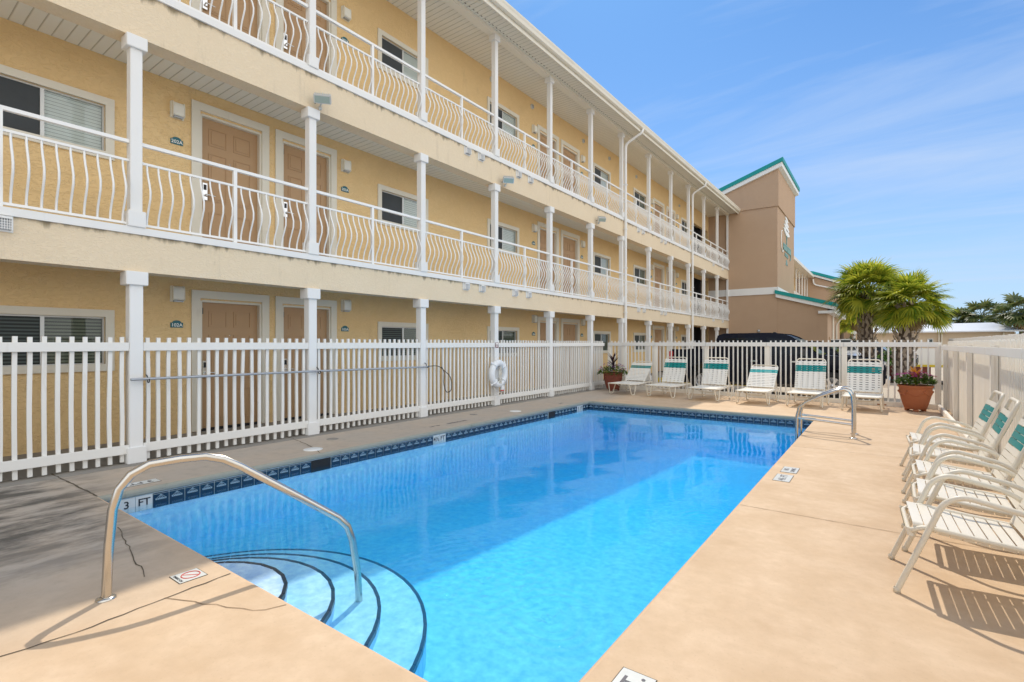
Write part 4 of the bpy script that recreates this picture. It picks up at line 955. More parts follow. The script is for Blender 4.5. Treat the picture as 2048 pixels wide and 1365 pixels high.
# ------------------------------------------------------------------ chaise loungers (local: foot at y=0, head towards +y, x across)
def lounger(label, x, y, rz, back_deg, woven):
    t = thing('chaise_lounger', label, 'sun lounger', (x, y, 0), rz, 'strap loungers in a row before the far fence')
    hw = .34; sl_ = 1.08; zs_ = .325
    m = MB(); m.tube(bend([(hw, 1.42, zs_), (hw, .02, zs_), (-hw, .02, zs_), (-hw, 1.42, zs_)], .06), .0145, 8); m.tube([(-hw, 1.42, zs_), (hw, 1.42, zs_)], .0145, 8); m.build('seat_frame', M['chair'], t)
    for s_ in (-1, 1):
        for (ya, yb) in ((.03, .42), (.98, 1.38)):
            m = MB(); Y = s_ * hw; m.tube(bend([(Y, ya, zs_ - .01), (Y + s_ * .02, ya + .10, .015), (Y + s_ * .02, yb - .13, .015), (Y, yb, zs_ - .01)], .045, 5), .0135, 8); m.build('leg', M['chair'], t)
    m = MB(); m.tube(bend([(-hw, .40, zs_), (-.18, .45, .20), (.18, .45, .20), (hw, .40, zs_)], .1), .011, 6); m.tube(bend([(-hw, .98, zs_), (-.18, .95, .22), (.18, .95, .22), (hw, .98, zs_)], .1), .011, 6); m.build('brace', M['chair'], t)
    a = R(back_deg); bd = Vector((0, math.cos(a), math.sin(a))); b0 = Vector((0, .92, zs_ + .015)); nb = Vector((0, -math.sin(a), math.cos(a))); Lb = .80; hb = hw - .03
    X_ = Vector((1, 0, 0))
    m = MB(); m.tube(bend([b0 - X_ * hb, b0 - X_ * hb + bd * Lb, b0 + X_ * hb + bd * Lb, b0 + X_ * hb], .08, 6), .0145, 8); m.build('back_frame', M['chair'], t)
    for s_ in (-1, 1):
        m = MB(); p = b0 + X_ * (hb * s_) + bd * .40; m.tube([p, Vector((hb * s_, 1.36, zs_ + .01))], .009, 6); m.build('prop', M['chair'], t)
    white = MB(); teal = MB()
    def band(mb, c, d, n_, w, half):
        c = Vector(c); d = Vector(d); n_ = Vector(n_)
        if woven and False: return
        for (x0_, x1_) in ((-half, half),):
            mb.obox(c + n_ * .014, d, X_, n_, w / 2, half + .018, .0025)
            for s_ in (-1, 1): mb.obox(c + X_ * s_ * (half + .018), d, X_, n_, w / 2, .0025, .015)
    for k in range(17): band(white, (0, .05 + .0545 * k, zs_ - .006 * math.sin(math.pi * k / 16) * 3), (0, 1, 0), (0, 0, 1), .050, hw)
    n = 13; st_ = (Lb - .10) / n
    tl = (n - 5, n - 4, n - 3) if woven else (n - 4, n - 3)
    for k in range(n): band(teal if k in tl else white, b0 + bd * (.04 + st_ * (k + .5)), bd, nb, .040, hb)
    if woven:                                 # lengthways bands lace over and under, leaving a grid of slots
        for j in range(5):
            xx = -hb + .075 + j * (2 * hb - .15) / 4
            for k in range(n):
                tgt = teal if k in tl else white; c = b0 + bd * (.04 + st_ * (k + .5)) + X_ * xx
                tgt.obox(c + nb * (.0215 if (k + j) % 2 else .0195), bd, X_, nb, st_ / 2 + .001, .030, .0018)
    white.build('straps', M['lstrap'], t); teal.build('teal_straps', M['tstrap'] if (woven or back_deg > 47) else M['tstrap2'], t)
    if back_deg < 47 and False: pass
    return t
ls = [('low-backed white strap lounger next to the purple flower planter', -6.19, 13.62, -7, 47.5, False),
      ('tall-backed woven lounger second from the left, in shade', -5.02, 13.58, -7, 70, True),
      ('tall-backed woven lounger third from the left, at the shadow edge', -3.82, 13.46, -5, 71, True),
      ('low-backed lounger in sun with pale teal head straps, fourth from the left', -2.62, 13.38, -3, 46, False),
      ('tall-backed woven lounger in sun left of the ladder, fifth from the left', -1.52, 13.50, -3, 74, True),
      ('tall-backed woven lounger behind the ladder rails, farthest right', -.40, 13.36, -2, 76, True)]
for a in ls: lounger(a[0], a[1], a[2], R(a[3]), a[4], a[5])

# ------------------------------------------------------------------ planters
def blade(mb, base, dirv, length, width, droop, n=4, up=(0, 0, 1)):
    d = Vector(dirv).normalized(); s_ = d.cross(Vector(up)); s_ = s_.normalized() if s_.length > 1e-3 else Vector((1, 0, 0)); p = Vector(base); vs = []
    for i in range(n + 1):
        t_ = i / n; w = width * (math.sin(math.pi * min(1, t_ * .85 + .12)) if i < n else 0.03); vs += [p - s_ * w / 2, p + s_ * w / 2]
        p = p + d * length / n; d = (d + Vector((0, 0, -droop / n))).normalized()
    mb.add(vs, [(2 * i, 2 * i + 1, 2 * i + 3, 2 * i + 2) for i in range(n)])
def planter(label, x, y, s, potmat, flower1, flower2, spike, leafspill, seed):
    r_ = random.Random(seed); t = thing('flower_planter', label, 'planter', (x, y, 0), 0, 'terracotta flower planters in the corners of the deck'); t.scale = (s, s, s)
    m = MB(); m.lathe([(0, .05), (.185, .05), (.205, .07), (.245, .20), (.285, .36), (.30, .46), (.302, .53), (.325, .545), (.33, .575), (.32, .59), (.29, .59), (.28, .55), (0, .55)], seg=32)
    for k in range(6):                        # swags and small bosses round the body
        a0 = k * math.pi / 3; pts = []
        for j in range(9):
            a = a0 + (j / 8) * math.pi / 3; zz = .44 - .075 * math.sin(math.pi * j / 8); rr = .298 - (.46 - zz) * .16 + .003; pts.append((rr * math.cos(a), rr * math.sin(a), zz))
        m.tube(pts, .013, 6); m.lathe([(0, .03), (.022, .02), (.03, 0), (.022, -.02), (0, -.03)], (.297 * math.cos(a0), .297 * math.sin(a0), .445), 8)
    m.build('pot', potmat, t)
    for a in (30, 150, 270):
        f = MB(); f.box(-.05, .05, -.035, .035, 0, .052); o = f.build('pot_foot', potmat, t, bevel=.01); o.location = (.17 * math.cos(R(a)), .17 * math.sin(R(a)), 0); o.rotation_euler = (0, 0, R(a + 90))
    m = MB(); m.lathe([(.285, .555), (.2, .57), (0, .575)], seg=20); m.build('soil', M['soil'], t)
    lf_ = MB(); f1 = MB(); f2 = MB()
    for k in range(420):
        a = r_.uniform(0, 6.28); rr = math.sqrt(r_.random()) * (.36 + leafspill); zz = .61 + .22 * (1 - (rr / .42) ** 2) * r_.random() + r_.uniform(-.02, .05) - max(0, rr - .3) * leafspill * 3
        for q in range(3):
            d = Vector((math.cos(a) + r_.uniform(-.9, .9), math.sin(a) + r_.uniform(-.9, .9), r_.uniform(0, 1))); blade(lf_, (rr * math.cos(a), rr * math.sin(a), zz), d, .075, .034, .8, 2)
    for k in range(46):
        a = r_.uniform(0, 6.28); rr = math.sqrt(r_.random()) * (.38 + leafspill); c = Vector((rr * math.cos(a), rr * math.sin(a), .70 + .18 * (1 - (rr / .5) ** 2) + r_.uniform(-.01, .04) - max(0, rr - .3) * leafspill * 3.2)); tgt = f1 if r_.random() < .72 else f2
        for q in range(5):
            b = q * 1.257 + a; blade(tgt, c, (math.cos(b), math.sin(b), .45), .042, .04, .9, 2)
            b += .6; blade(tgt, c + Vector((0, 0, -.004)), (math.cos(b), math.sin(b), .1), .044, .04, .9, 2)
    lf_.build('foliage', M['leaf'], t); f1.build('flowers', flower1, t); f2.build('flowers', flower2, t)
    sp = MB(); 
    for k in range(22):
        a = k * 2.4; u = k / 22; blade(sp, (0, 0, .66 + .36 * u * (1 if leafspill else .45)), (math.cos(a), math.sin(a), .35 + 1.8 * u), .34 if leafspill else .27, .055, .75, 5)
    sp.tube([(0, 0, .55), (.005, .01, .8), (0, 0, .97 if leafspill else .75)], .012, 6); sp.build('spike_plant', spike, t)
    return t
planter('dark terracotta planter with purple flowers and a dark spiky plant in the left corner', -6.93, 14.86, .98, M['terracotta_dark'], M['purple'], M['orange'], M['cordyline'], .12, 5)
planter('orange terracotta planter with magenta flowers and an orange-leaved plant in the right corner', .57, 14.32, .98, M['terracotta'], M['magenta'], M['crimson'], M['cordyline_red'], .0, 9)

# ------------------------------------------------------------------ tower with annex
TY = 32.5
tw = thing('stair_tower', 'brown stucco stair tower with slanted teal roof and low side wing', 'building', (-7, 36, 0))
XT = -4.92
m = MB(); m.prism([(-16, -.3), (XT, -.3), (XT, 9.40), (-16, 9.40)], TY, TY + 6.7, 'y')
m.build('wall', M['tower'], tw, True)
def rz_(x): return 11.87 + (x + 4.86) * .345
m = MB(); m.prism([(-11.7, 9.401), (XT + .06, 9.401), (XT + .06, rz_(XT + .06) - .12)], TY - .06, TY + 6.76, 'y'); m.build('upper_wall', M['tower'], tw, True)
m = MB(); m.prism([(-12.2, rz_(-12.2) - .34), (XT + .26, rz_(XT + .26) - .34), (XT + .26, rz_(XT + .26) - .10), (-12.2, rz_(-12.2) - .10)], TY - .20, TY + 6.9, 'y'); m.build('fascia_board', M['white'], tw, True)
m = MB(); m.prism([(-12.3, rz_(-12.3) - .098), (XT + .32, rz_(XT + .32) - .098), (XT + .32, rz_(XT + .32) + .13), (-12.3, rz_(-12.3) + .13)], TY - .26, TY + 6.95, 'y'); m.build('roof', M['teal'], tw, True)
m = MB(); m.box(-9, XT - .001, TY - .05, TY - .001, 4.34, 4.74); m.build('band', M['white'], tw, True)
m = MB(); m.box(XT + .001, XT + .05, TY - .05, TY + 6.7, 4.34, 4.74); m.build('band', M['white'], tw, True)
# side wing
def wz_(x): return 4.50 + (x + 4.98) * -.293
m = MB(); m.prism([(XT + .001, -.3), (-2.47, -.3), (-2.47, wz_(-2.47) - .30), (XT + .001, wz_(XT) - .30)], TY + .03, TY + 9.5, 'y'); m.build('side_wing', M['tower'], tw, True)
m = MB(); m.prism([(-5.0, wz_(-5.0) - .36), (-2.10, wz_(-2.10) - .36), (-2.10, wz_(-2.10) - .16), (-5.0, wz_(-5) - .16)], TY - .11, TY + 9.6, 'y'); m.box(-2.9, -2.12, TY - .09, TY + 9.6, wz_(-2.1) - .52, wz_(-2.1) - .37); m.build('fascia_board', M['white'], tw, True)
m = MB(); m.prism([(-5.04, wz_(-5.04) - .158), (-2.06, wz_(-2.06) - .158), (-2.06, wz_(-2.06) + .05), (-5.04, wz_(-5.04) + .05)], TY - .15, TY + 9.65, 'y'); m.build('roof', M['teal'], tw, True)
m = MB(); m.tube(bend([(-2.1, 38.2, 3.2), (-2.2, 38.2, 3.0), (-2.42, 38.2, 2.7), (-2.42, 38.2, 0)], .1), .05, 8); m.build('downspout', M['gutter'], tw, True)
m = MB(); m.tube([(-2.40, 35.2, 3.1), (-2.40, 35.2, 0)], .05, 8); m.build('downspout', M['gutter'], tw, True)
m = MB(); m.box(-2.47, -2.43, 33.4, 34.2, -.1, 1.85); m.box(-2.47, -2.43, 36.3, 37.2, -.1, 1.95); m.build('door', M['door'], tw, True)
# emblem and lettering on the right face of the tower (faces +x; reads towards +y)
sgn = thing('building_sign', 'white shell emblem over teal script lettering and a letter A on the tower', 'sign', (XT + .01, 36, 8))
def tri_band(mb, pts, wd):
    pass
sx0 = XT + .002
m = MB()
c0y = 35.7                                      # shell: four curved, tapering bands
for k in range(4):
    zc_ = 9.22 - k * .25; wdt = .62 + k * .20; hh = .17 + .06 * k; up_ = []; dn = []
    for j in range(11):
        u = j / 10; yy = c0y - wdt + 2 * wdt * u; sw = math.sin(math.pi * u); up_.append((yy, zc_ + .16 * (.5 - u) + sw * .10)); dn.append((yy, zc_ + .16 * (.5 - u) - hh * (sw * .75 + .12) + .02))
    m.prism(up_ + dn[::-1], sx0, sx0 + .05, 'x')
m.build('shell_emblem', M['text_white'], sgn, True)
def stroke2(pts, w=.035):
    B = bend([(0, a_, b_) for a_, b_ in pts], .14, 5); m.tube([(sx0 + .03, p.y, p.z) for p in B], w, 6)
m = MB(); stroke2([(34.0, 8.25), (33.75, 8.2), (33.6, 7.6), (33.75, 7.15), (34.2, 6.95), (34.4, 7.15)], .028); m.build('script_initial', M['text_white'], sgn, True)
m = MB()
for ya in (34.5, 34.95, 35.35, 36.1, 36.55, 36.95): stroke2([(ya + .30, 7.55), (ya + .04, 7.62), (ya - .02, 7.25), (ya + .25, 7.22), (ya + .30, 7.52), (ya + .38, 7.20)], .035)
stroke2([(35.85, 8.15), (35.72, 8.3), (35.75, 7.3), (35.95, 7.2)], .03); stroke2([(37.35, 7.6), (37.4, 7.0), (37.2, 6.85)], .03)
m.build('script_lettering', M['sign_teal'], sgn, True)
m = MB()
for k in range(3): stroke2([(35.1 + k * .42, 6.86), (35.1 + k * .42, 7.08), (35.38 + k * .42, 7.06), (35.38 + k * .42, 6.86)], .028)
m.build('small_lettering', M['sign_teal'], sgn, True)
m = MB(); text(m, 'A', .52, (sx0, 35.8, 6.53), (0, 1, 0), (0, 0, 1), .04, sx=1.6); m.build('letter', M['sign_teal'], sgn, True)
# tower wall lamp
m = MB(); m.lathe([(.0, 0), (.09, .0), (.09, .04), (.06, .1), (0, .12)], (-5.9, TY - .001, 2.22), 12, axis='y'); q = m.build('wall_fixture', M['galv']); q.scale = (1, 1, 1)
for v_ in q.data.vertices: v_.co.y = 2 * (TY - .001) - v_.co.y
tag(q, 'small grey round fixture on the brown tower wall above the pickup', 'fixture')

# second wing beyond the tower
w2 = thing('rear_apartment_wing', 'distant cream apartment wing with white posts seen past the tower', 'building', (-9, 55, 0))
m = MB(); m.box(-20, XW, TY + 6.8, 72, -.3, 9.6); m.build('wall', M['stucco'], w2, True)
for (zb, zt) in ((2.40, 2.95), (5.35, 6.02)):
    m = MB(); m.box(XW + .01, XF, TY + 6.8, 72, zb, zt); m.build('balcony_slab', M['fascia'], w2, True)
for k in range(14):
    y = 40.5 + 2.45 * k
    for (z0, z1) in ((0, 2.39), (2.96, 5.34), (6.03, 9.58)):
        m = MB(); m.box(XF - .15, XF - .02, y - .07, y + .07, z0, z1); m.box(XF - .2, XF + .0, y - .11, y + .11, z1 - .16, z1); m.build('column', M['white'], w2, True)
    for (zf, zt) in ((3.0, 4.03), (6.06, 7.05)):
        m = MB(); m.box(XF - .10, XF - .06, y + .08, y + 2.36, zt - .03, zt); m.box(XF - .10, XF - .06, y + .08, y + 2.36, zf, zf + .03)
        for j in range(19): m.box(XF - .09, XF - .07, y + .15 + j * .12, y + .17 + j * .12, zf + .03, zt - .03)
        m.build('balcony_railing', M['railwhite'], w2, True)
m = MB(); m.prism([(-8.0, 9.58), (-6.9, 9.58), (-6.9, 9.9), (-13, 11.6), (-20, 9.9), (-20, 9.58)], TY + 6.9, 72.2, 'y'); m.build('roof', M['gutter'], w2, True)
eb = thing('rear_stair_block', 'distant brown stucco block with teal roof edge behind the palms', 'building', (-4, 76, 0))
m = MB(); m.prism([(-13, -.3), (-2.85, -.3), (-2.85, 8.0), (-7.0, 9.7), (-13, 9.7)], 72.3, 82, 'y'); m.build('wall', M['tower'], eb, True)
m = MB(); m.prism([(-8.6, 9.95), (-7.0, 9.75), (-2.6, 8.0), (-2.6, 8.25), (-7.0, 10.0), (-8.6, 10.2)], 72.0, 82.2, 'y'); m.build('fascia_board', M['white'], eb, True)
m = MB(); m.prism([(-8.8, 10.21), (-7.0, 10.01), (-2.4, 8.26), (-2.4, 8.6), (-7.0, 10.35), (-8.8, 10.55)], 71.9, 82.3, 'y'); m.build('roof', M['teal'], eb, True)
m = MB(); m.tube(bend([(-7.0, 72.1, 9.4), (-6.9, 72.1, 8.7), (-3.2, 72.1, 7.6)], .3), .09, 8); m.build('downspout', M['white'], eb, True)
m = MB(); m.box(-2.85, -2.2, 71.9, 72.6, -.1, 7.4); m.build('pillar', M['white'], eb, True)

# ------------------------------------------------------------------ far low building, walls
fb = thing('low_building', 'long low cream building with a white metal roof across the parking lot', 'building', (4, 62, 0))
m = MB(); m.box(-2.2, 9.0, 60, 68, -.2, 2.5)
m.build('wall', M['offwhite'], fb, True)
m = MB(); v = [(-2.6, 59.3, 2.43), (9.5, 59.3, 2.50), (9.5, 59.3, 2.60), (-2.6, 59.3, 2.55), (-2.2, 62, 3.28), (7.9, 62, 3.36), (8.4, 69, 3.3), (-2.2, 69, 3.2)]
m.add(v, [(0, 1, 2, 3), (3, 2, 5, 4), (4, 5, 6, 7), (0, 4, 7), (1, 6, 5, 2), (0, 3, 4), (0, 7, 6, 1)]); m.build('roof', M['metalroof'], fb, True)
m = MB()
for k in range(40): xx = -2.4 + k * .3; m.bar((xx, 59.32, 2.575), (xx * .98, 62, 3.335), .03, .02)
m.build('roof_seams', M['metalroof'], fb, True)
for (x0_, x1_, z0, z1) in ((2.0, 2.4, 1.55, 1.95), (3.25, 3.65, 1.42, 1.92), (4.75, 5.35, 1.5, 1.92), (7.0, 8.1, 1.3, 1.95)):
    m = MB(); m.box(x0_, x1_, 59.9, 60.02, z0, z1); q = m.build('window', M['alu'], fb, True)
    m = MB(); m.box(x0_ + .06, x1_ - .06, 59.88, 59.9, z0 + .06, z1 - .06); m.build('pane', M['farwin'], q, True)
for xx in (4.05, 4.25, 8.3, 9.0):
    m = MB(); m.box(xx - .04, xx + .04, 59.8, 60, 0, 2.44); m.build('pipe', M['gutter'], fb, True)
hb_ = thing('white_block_house', 'white block house with one dark window behind the palm trunks', 'building', (-.5, 85, 0))
m = MB(); m.box(-4, 5.4, 82, 92, 0, 5.6); m.build('wall', M['blockwall'], hb_, True)
for (a, b) in ((-.6, .35), (2.6, 3.4)):
    m = MB(); m.box(a, b, 81.9, 82.02, 4.25, 5.05); q = m.build('window', M['blockwall'], hb_, True); m = MB(); m.box(a + .08, b - .08, 81.86, 81.9, 4.33, 4.97); m.build('pane', M['farwin'], q, True)
m = MB(); m.box(1.0, 16, 45.0, 45.2, -.13, 1.15); tag(m.build('block_wall', M['blockwall']), 'low white wall across the parking lot', 'wall')
m = MB(); m.box(0.4, 16, 44.8, 44.99, -.13, .02); tag(m.build('parking_kerb', M['yellow']), 'yellow painted kerb at the foot of the low white wall', 'kerb')
m = MB(); m.box(-8.5, -3.5, 20.9, 21.1, -.13, .04); tag(m.build('parking_kerb', M['yellow']), 'yellow painted kerb near the porch behind the left loungers', 'kerb')
of = thing('board_fence', 'white picket fence farther off, rising behind the right-hand fence', 'fence', (3, 20, 0))
m = MB(); a = Vector((2.05, 26, 0)); b = Vector((1.75, 1, 0)); n = 190
for k in range(n):
    p = a.lerp(b, k / n); m.box(p.x, p.x + .03, p.y - .045, p.y + .045, -.1, 1.66 + rnd.uniform(-.01, .01))
m.build('pickets', M['fence'], of, True)
m = MB(); m.bar((2.1, 26, 1.35), (1.8, 1, 1.35), .04, .09); m.build('rail', M['fence'], of, True)

# ------------------------------------------------------------------ palms
def palm(label, x, y, th, tr, cr, nf, mt, seed, boots=True, dead=8, far=False, grp='cabbage palms beyond the fence', gz=-.13, lean=0, seg=24):
    r_ = random.Random(seed); t = thing('palm_tree', label, 'palm tree', (x, y, gz), 0, grp)
    m = MB(); n = 10; m.tube([(lean * (i / n) ** 2, 0, th * i / n) for i in range(n + 1)], [tr * (1.08 - .25 * math.sin(math.pi * i / n * .5) + (.18 if i > n - 3 and boots else 0)) for i in range(n + 1)], 12); 
    if boots:
        m.m = 1; rows = int(th / .17)
        for i in range(rows):
            zz = .2 + i * .17
            if zz > th: break
            for k in range(7):
                a = (k + (i % 2) * .5) * 2 * math.pi / 7 + r_.uniform(-.12, .12); rr = tr * (1.0 + .2 * (zz / th)); base = Vector((rr * math.cos(a) + lean * (zz / th) ** 2, rr * math.sin(a), zz)); tw_ = 1 if (i + k) % 2 else -1
                d = Vector((math.cos(a) * .42 - math.sin(a) * .4 * tw_, math.sin(a) * .42 + math.cos(a) * .4 * tw_, .95)).normalized(); s_ = d.cross(Vector((math.cos(a), math.sin(a), 0))).normalized(); o_n = Vector((math.cos(a), math.sin(a), .1))
                ln = r_.uniform(.2, .34) * (1.1 if zz > th * .6 else .85); m.obox(base + d * ln * .45, d, s_, o_n, ln * .55, .045 * (tr / .25), .02)
    m.build('trunk', [M['bark'], M['boot']], t)
    top = Vector((lean, 0, th)); cr_ = MB(); dd = MB()
    def frond(mb, a, el, pl_, fl_, droop, k):
        d = Vector((math.cos(a) * math.cos(el), math.sin(a) * math.cos(el), math.sin(el))); p = top + Vector((0, 0, r_.uniform(-.1, .15))); pts = [p]; dc = d.copy()
        for i in range(5): pts.append(pts[-1] + dc * pl_ / 5); dc = (dc + Vector((0, 0, -droop * .12))).normalized()
        mb.tube(pts, [.03, .024, .019, .016, .013, .01], 4, caps=False)
        hub = pts[-1]; s_ = dc.cross(Vector((0, 0, 1))); s_ = s_.normalized() if s_.length > .05 else Vector((1, 0, 0)); nn_ = s_.cross(dc).normalized(); tl_ = r_.uniform(-.6, .6); s_, nn_ = s_ * math.cos(tl_) + nn_ * math.sin(tl_), nn_ * math.cos(tl_) - s_ * math.sin(tl_)
        for j in range(seg):
            u = (j + .5) / seg * 2 - 1; an = u * R(118); bl = fl_ * (1 - .34 * abs(u) ** 2.2) * r_.uniform(.88, 1.08); bd = (dc * math.cos(an) + s_ * math.sin(an) + nn_ * (.22 * abs(math.sin(an)) - .05)).normalized(); q = hub + dc * .05; w = .040 * fl_ / .9 * (24 / seg) * (1 if not far else 1.3); side = bd.cross(nn_).normalized(); vs = []
            for i, (tt, ww) in enumerate(((0, .35), (.3, 1), (.62, .8), (.85, .4), (1, .04))):
                vs += [q - side * w * ww, q + side * w * ww]
                step = bl * ((.3, .32, .23, .15, 0)[i]); q = q + bd * step; bd = (bd + Vector((0, 0, -(.14 + droop * .10) * (1 + i * .6))) * .8).normalized()
            mb.add(vs, [(2 * i, 2 * i + 1, 2 * i + 3, 2 * i + 2) for i in range(4)])
    for k in range(nf):
        u = (k + .5) / nf; el = R(80) - R(92) * u ** .9 + r_.uniform(-.12, .12); a = k * 2.39996 + r_.uniform(-.25, .25)
        frond(cr_, a, el, cr * (.42 + .22 * r_.random()), cr * .52, .55 + .8 * u, k)
    for k in range(dead): frond(dd, r_.uniform(0, 6.28), R(-55) - r_.random() * .4, cr * .36, cr * .38, .8, k)
    cr_.build('crown', mt, t)
    if dead: dd.build('dry_fronds', M['palm_dead'], t)
    return t
palm('large cabbage palm with grey criss-cross trunk, left of the pair beyond the far fence', -.60, 28.6, 3.85, .25, 1.75, 84, M['palm'], 11, dead=5)
palm('large cabbage palm with brown shaggy trunk, right of the pair beyond the far fence', .66, 26.6, 3.1, .29, 1.5, 78, M['palm'], 23, dead=5, lean=.25)
palm('small palm with thin dark trunk in front of the distant brown block', -2.67, 48, 3.3, .16, 1.35, 26, M['palm'], 5, boots=False, dead=4, far=True, seg=16)
palm('slim palm with smooth brown trunk left of the large pair', -1.35, 44, 3.6, .20, 1.7, 26, M['palm'], 6, boots=False, dead=4, far=True, seg=16)
fp = [(6.86, 76, 4.0, 1.9, 31, 'round far palm left of two above the white metal roof'), (8.6, 74, 4.4, 2.2, 32, 'larger far palm right of two above the white metal roof'), (9.45, 60, 4.2, 2.0, 33, 'far palm at the right edge behind the end of the white metal roof'), (9.05, 66, 3.9, 1.5, 35, 'small far palm between the white roof and the palm at the right edge')]
for (x, y, th, cr, sd, lab) in fp: palm(lab, x, y, th, .22, cr, 30, M['palm_far'], sd, boots=False, dead=12, far=True, grp='far palms beyond the low building', seg=14)
def bush(label, x, y, rx, ry_, h, seed, n=700, mm='bush'):
    r_ = random.Random(seed); m = MB(); t = thing('shrub', label, 'shrub', (x, y, -.13))
    for k in range(n):
        a = r_.uniform(0, 6.28); u = r_.random() ** .5; v_ = r_.random(); c = Vector((rx * u * math.cos(a), ry_ * u * math.sin(a), h * (1 - .75 * u * u) * (v_ ** .6))); d = Vector((r_.uniform(-1, 1), r_.uniform(-1, 1), r_.uniform(-.2, 1)))
        for q in range(3): blade(m, c, d + Vector((r_.uniform(-.6, .6), r_.uniform(-.6, .6), r_.uniform(-.4, .4))), .12 * h ** .5 * 1.2, .05 * h ** .5 * 1.4, .5, 2)
    m.build('foliage', M[mm], t); m = MB()
    for k in range(4): m.tube([(0, 0, 0), (r_.uniform(-.3, .3) * rx, r_.uniform(-.3, .3) * ry_, h * .6)], .03, 5)
    m.build('stems', M['bark'], t)
bush('dark green tree mass left of the far round palm above the roof', 5.6, 80, 1.9, 2, 4.4, 1, 1100)
bush('low green scrub between the two far palms above the roof', 8.1, 79, 1.2, 2, 4.0, 2, 700)
bush('green shrub at the right end of the low cream building', 8.9, 57, 1.6, 1.2, 2.6, 3, 700)
bush('bright green yellow shrub between the large palms', .45, 34, .9, .7, 1.6, 4, 500, 'leaf')
bush('bright low shrub behind the pickup bonnet', -.5, 33, 1.2, .6, .95, 8, 500, 'leaf')
bush('green scrub in front of the white block house', -2.0, 66, 2.2, 1, 3.0, 12, 500)
m = MB(); m.tube([(9.14, 70, 0), (9.14, 70, 5.2)], .06, 6); tag(m.build('utility_pole', M['bark']), 'thin utility pole between the far palms', 'pole')

# ------------------------------------------------------------------ vehicles (local +x forward, side view profile)
def vprism(poly, hw, top_in, zref, ztop):
    """closed side profile extruded across the width, leaning inwards above zref"""
    m = MB(); n = len(poly); vs = []
    for s_ in (-1, 1):
        for (x, z_) in poly:
            k = max(0, min(1, (z_ - zref) / (ztop - zref))); vs.append((x, s_ * (hw - top_in * k), z_))
    m.add(vs, [tuple(range(n)), tuple(range(n, 2 * n))[::-1]] + [(i, (i + 1) % n, (i + 1) % n + n, i + n) for i in range(n)]); return m
def wheel(t, x, y, r, w=.24):
    q = bpy.data.objects.new('wheel', None)
    m = MB(); m.lathe([(r * .62, -w / 2), (r * .9, -w / 2), (r, -w * .35), (r, w * .35), (r * .9, w / 2), (r * .62, w / 2)], (0, 0, 0), 28, axis='y'); o = m.build('wheel', M['tyre'], t); o.location = (x, y, r)
    m = MB(); sgn_ = 1 if y > 0 else -1
    m.lathe([(r * .63, sgn_ * -w * .3), (r * .63, sgn_ * w * .42), (r * .56, sgn_ * w * .42), (r * .54, sgn_ * w * .2), (r * .54, -sgn_ * w * .1), (0, -sgn_ * w * .1)], (0, 0, 0), 24, axis='y')
    for k in range(6):
        a = k * math.pi / 3; m.bar((r * .08 * math.cos(a), sgn_ * w * .36, r * .08 * math.sin(a)), (r * .6 * math.cos(a), sgn_ * w * .36, r * .6 * math.sin(a)), r * .15, .03, (0, 1, 0))
    m.lathe([(0, sgn_ * w * .44), (r * .15, sgn_ * w * .42), (r * .16, sgn_ * w * .3)], (0, 0, 0), 12, axis='y'); m.build('rim', M['rim'], o)
    bpy.data.objects.remove(q)
def archpoly(x0_, x1_, zb, wx, wr, n=8):
    out_ = []
    for c in sorted(wx):
        out_ += [(c - wr, zb)] + [(c - wr * math.cos(math.pi * k / n), zb + .12 + (wr * 1.0) * math.sin(math.pi * k / n)) for k in range(1, n)] + [(c + wr, zb)]
    return [(x0_, zb)] + out_ + [(x1_, zb)]
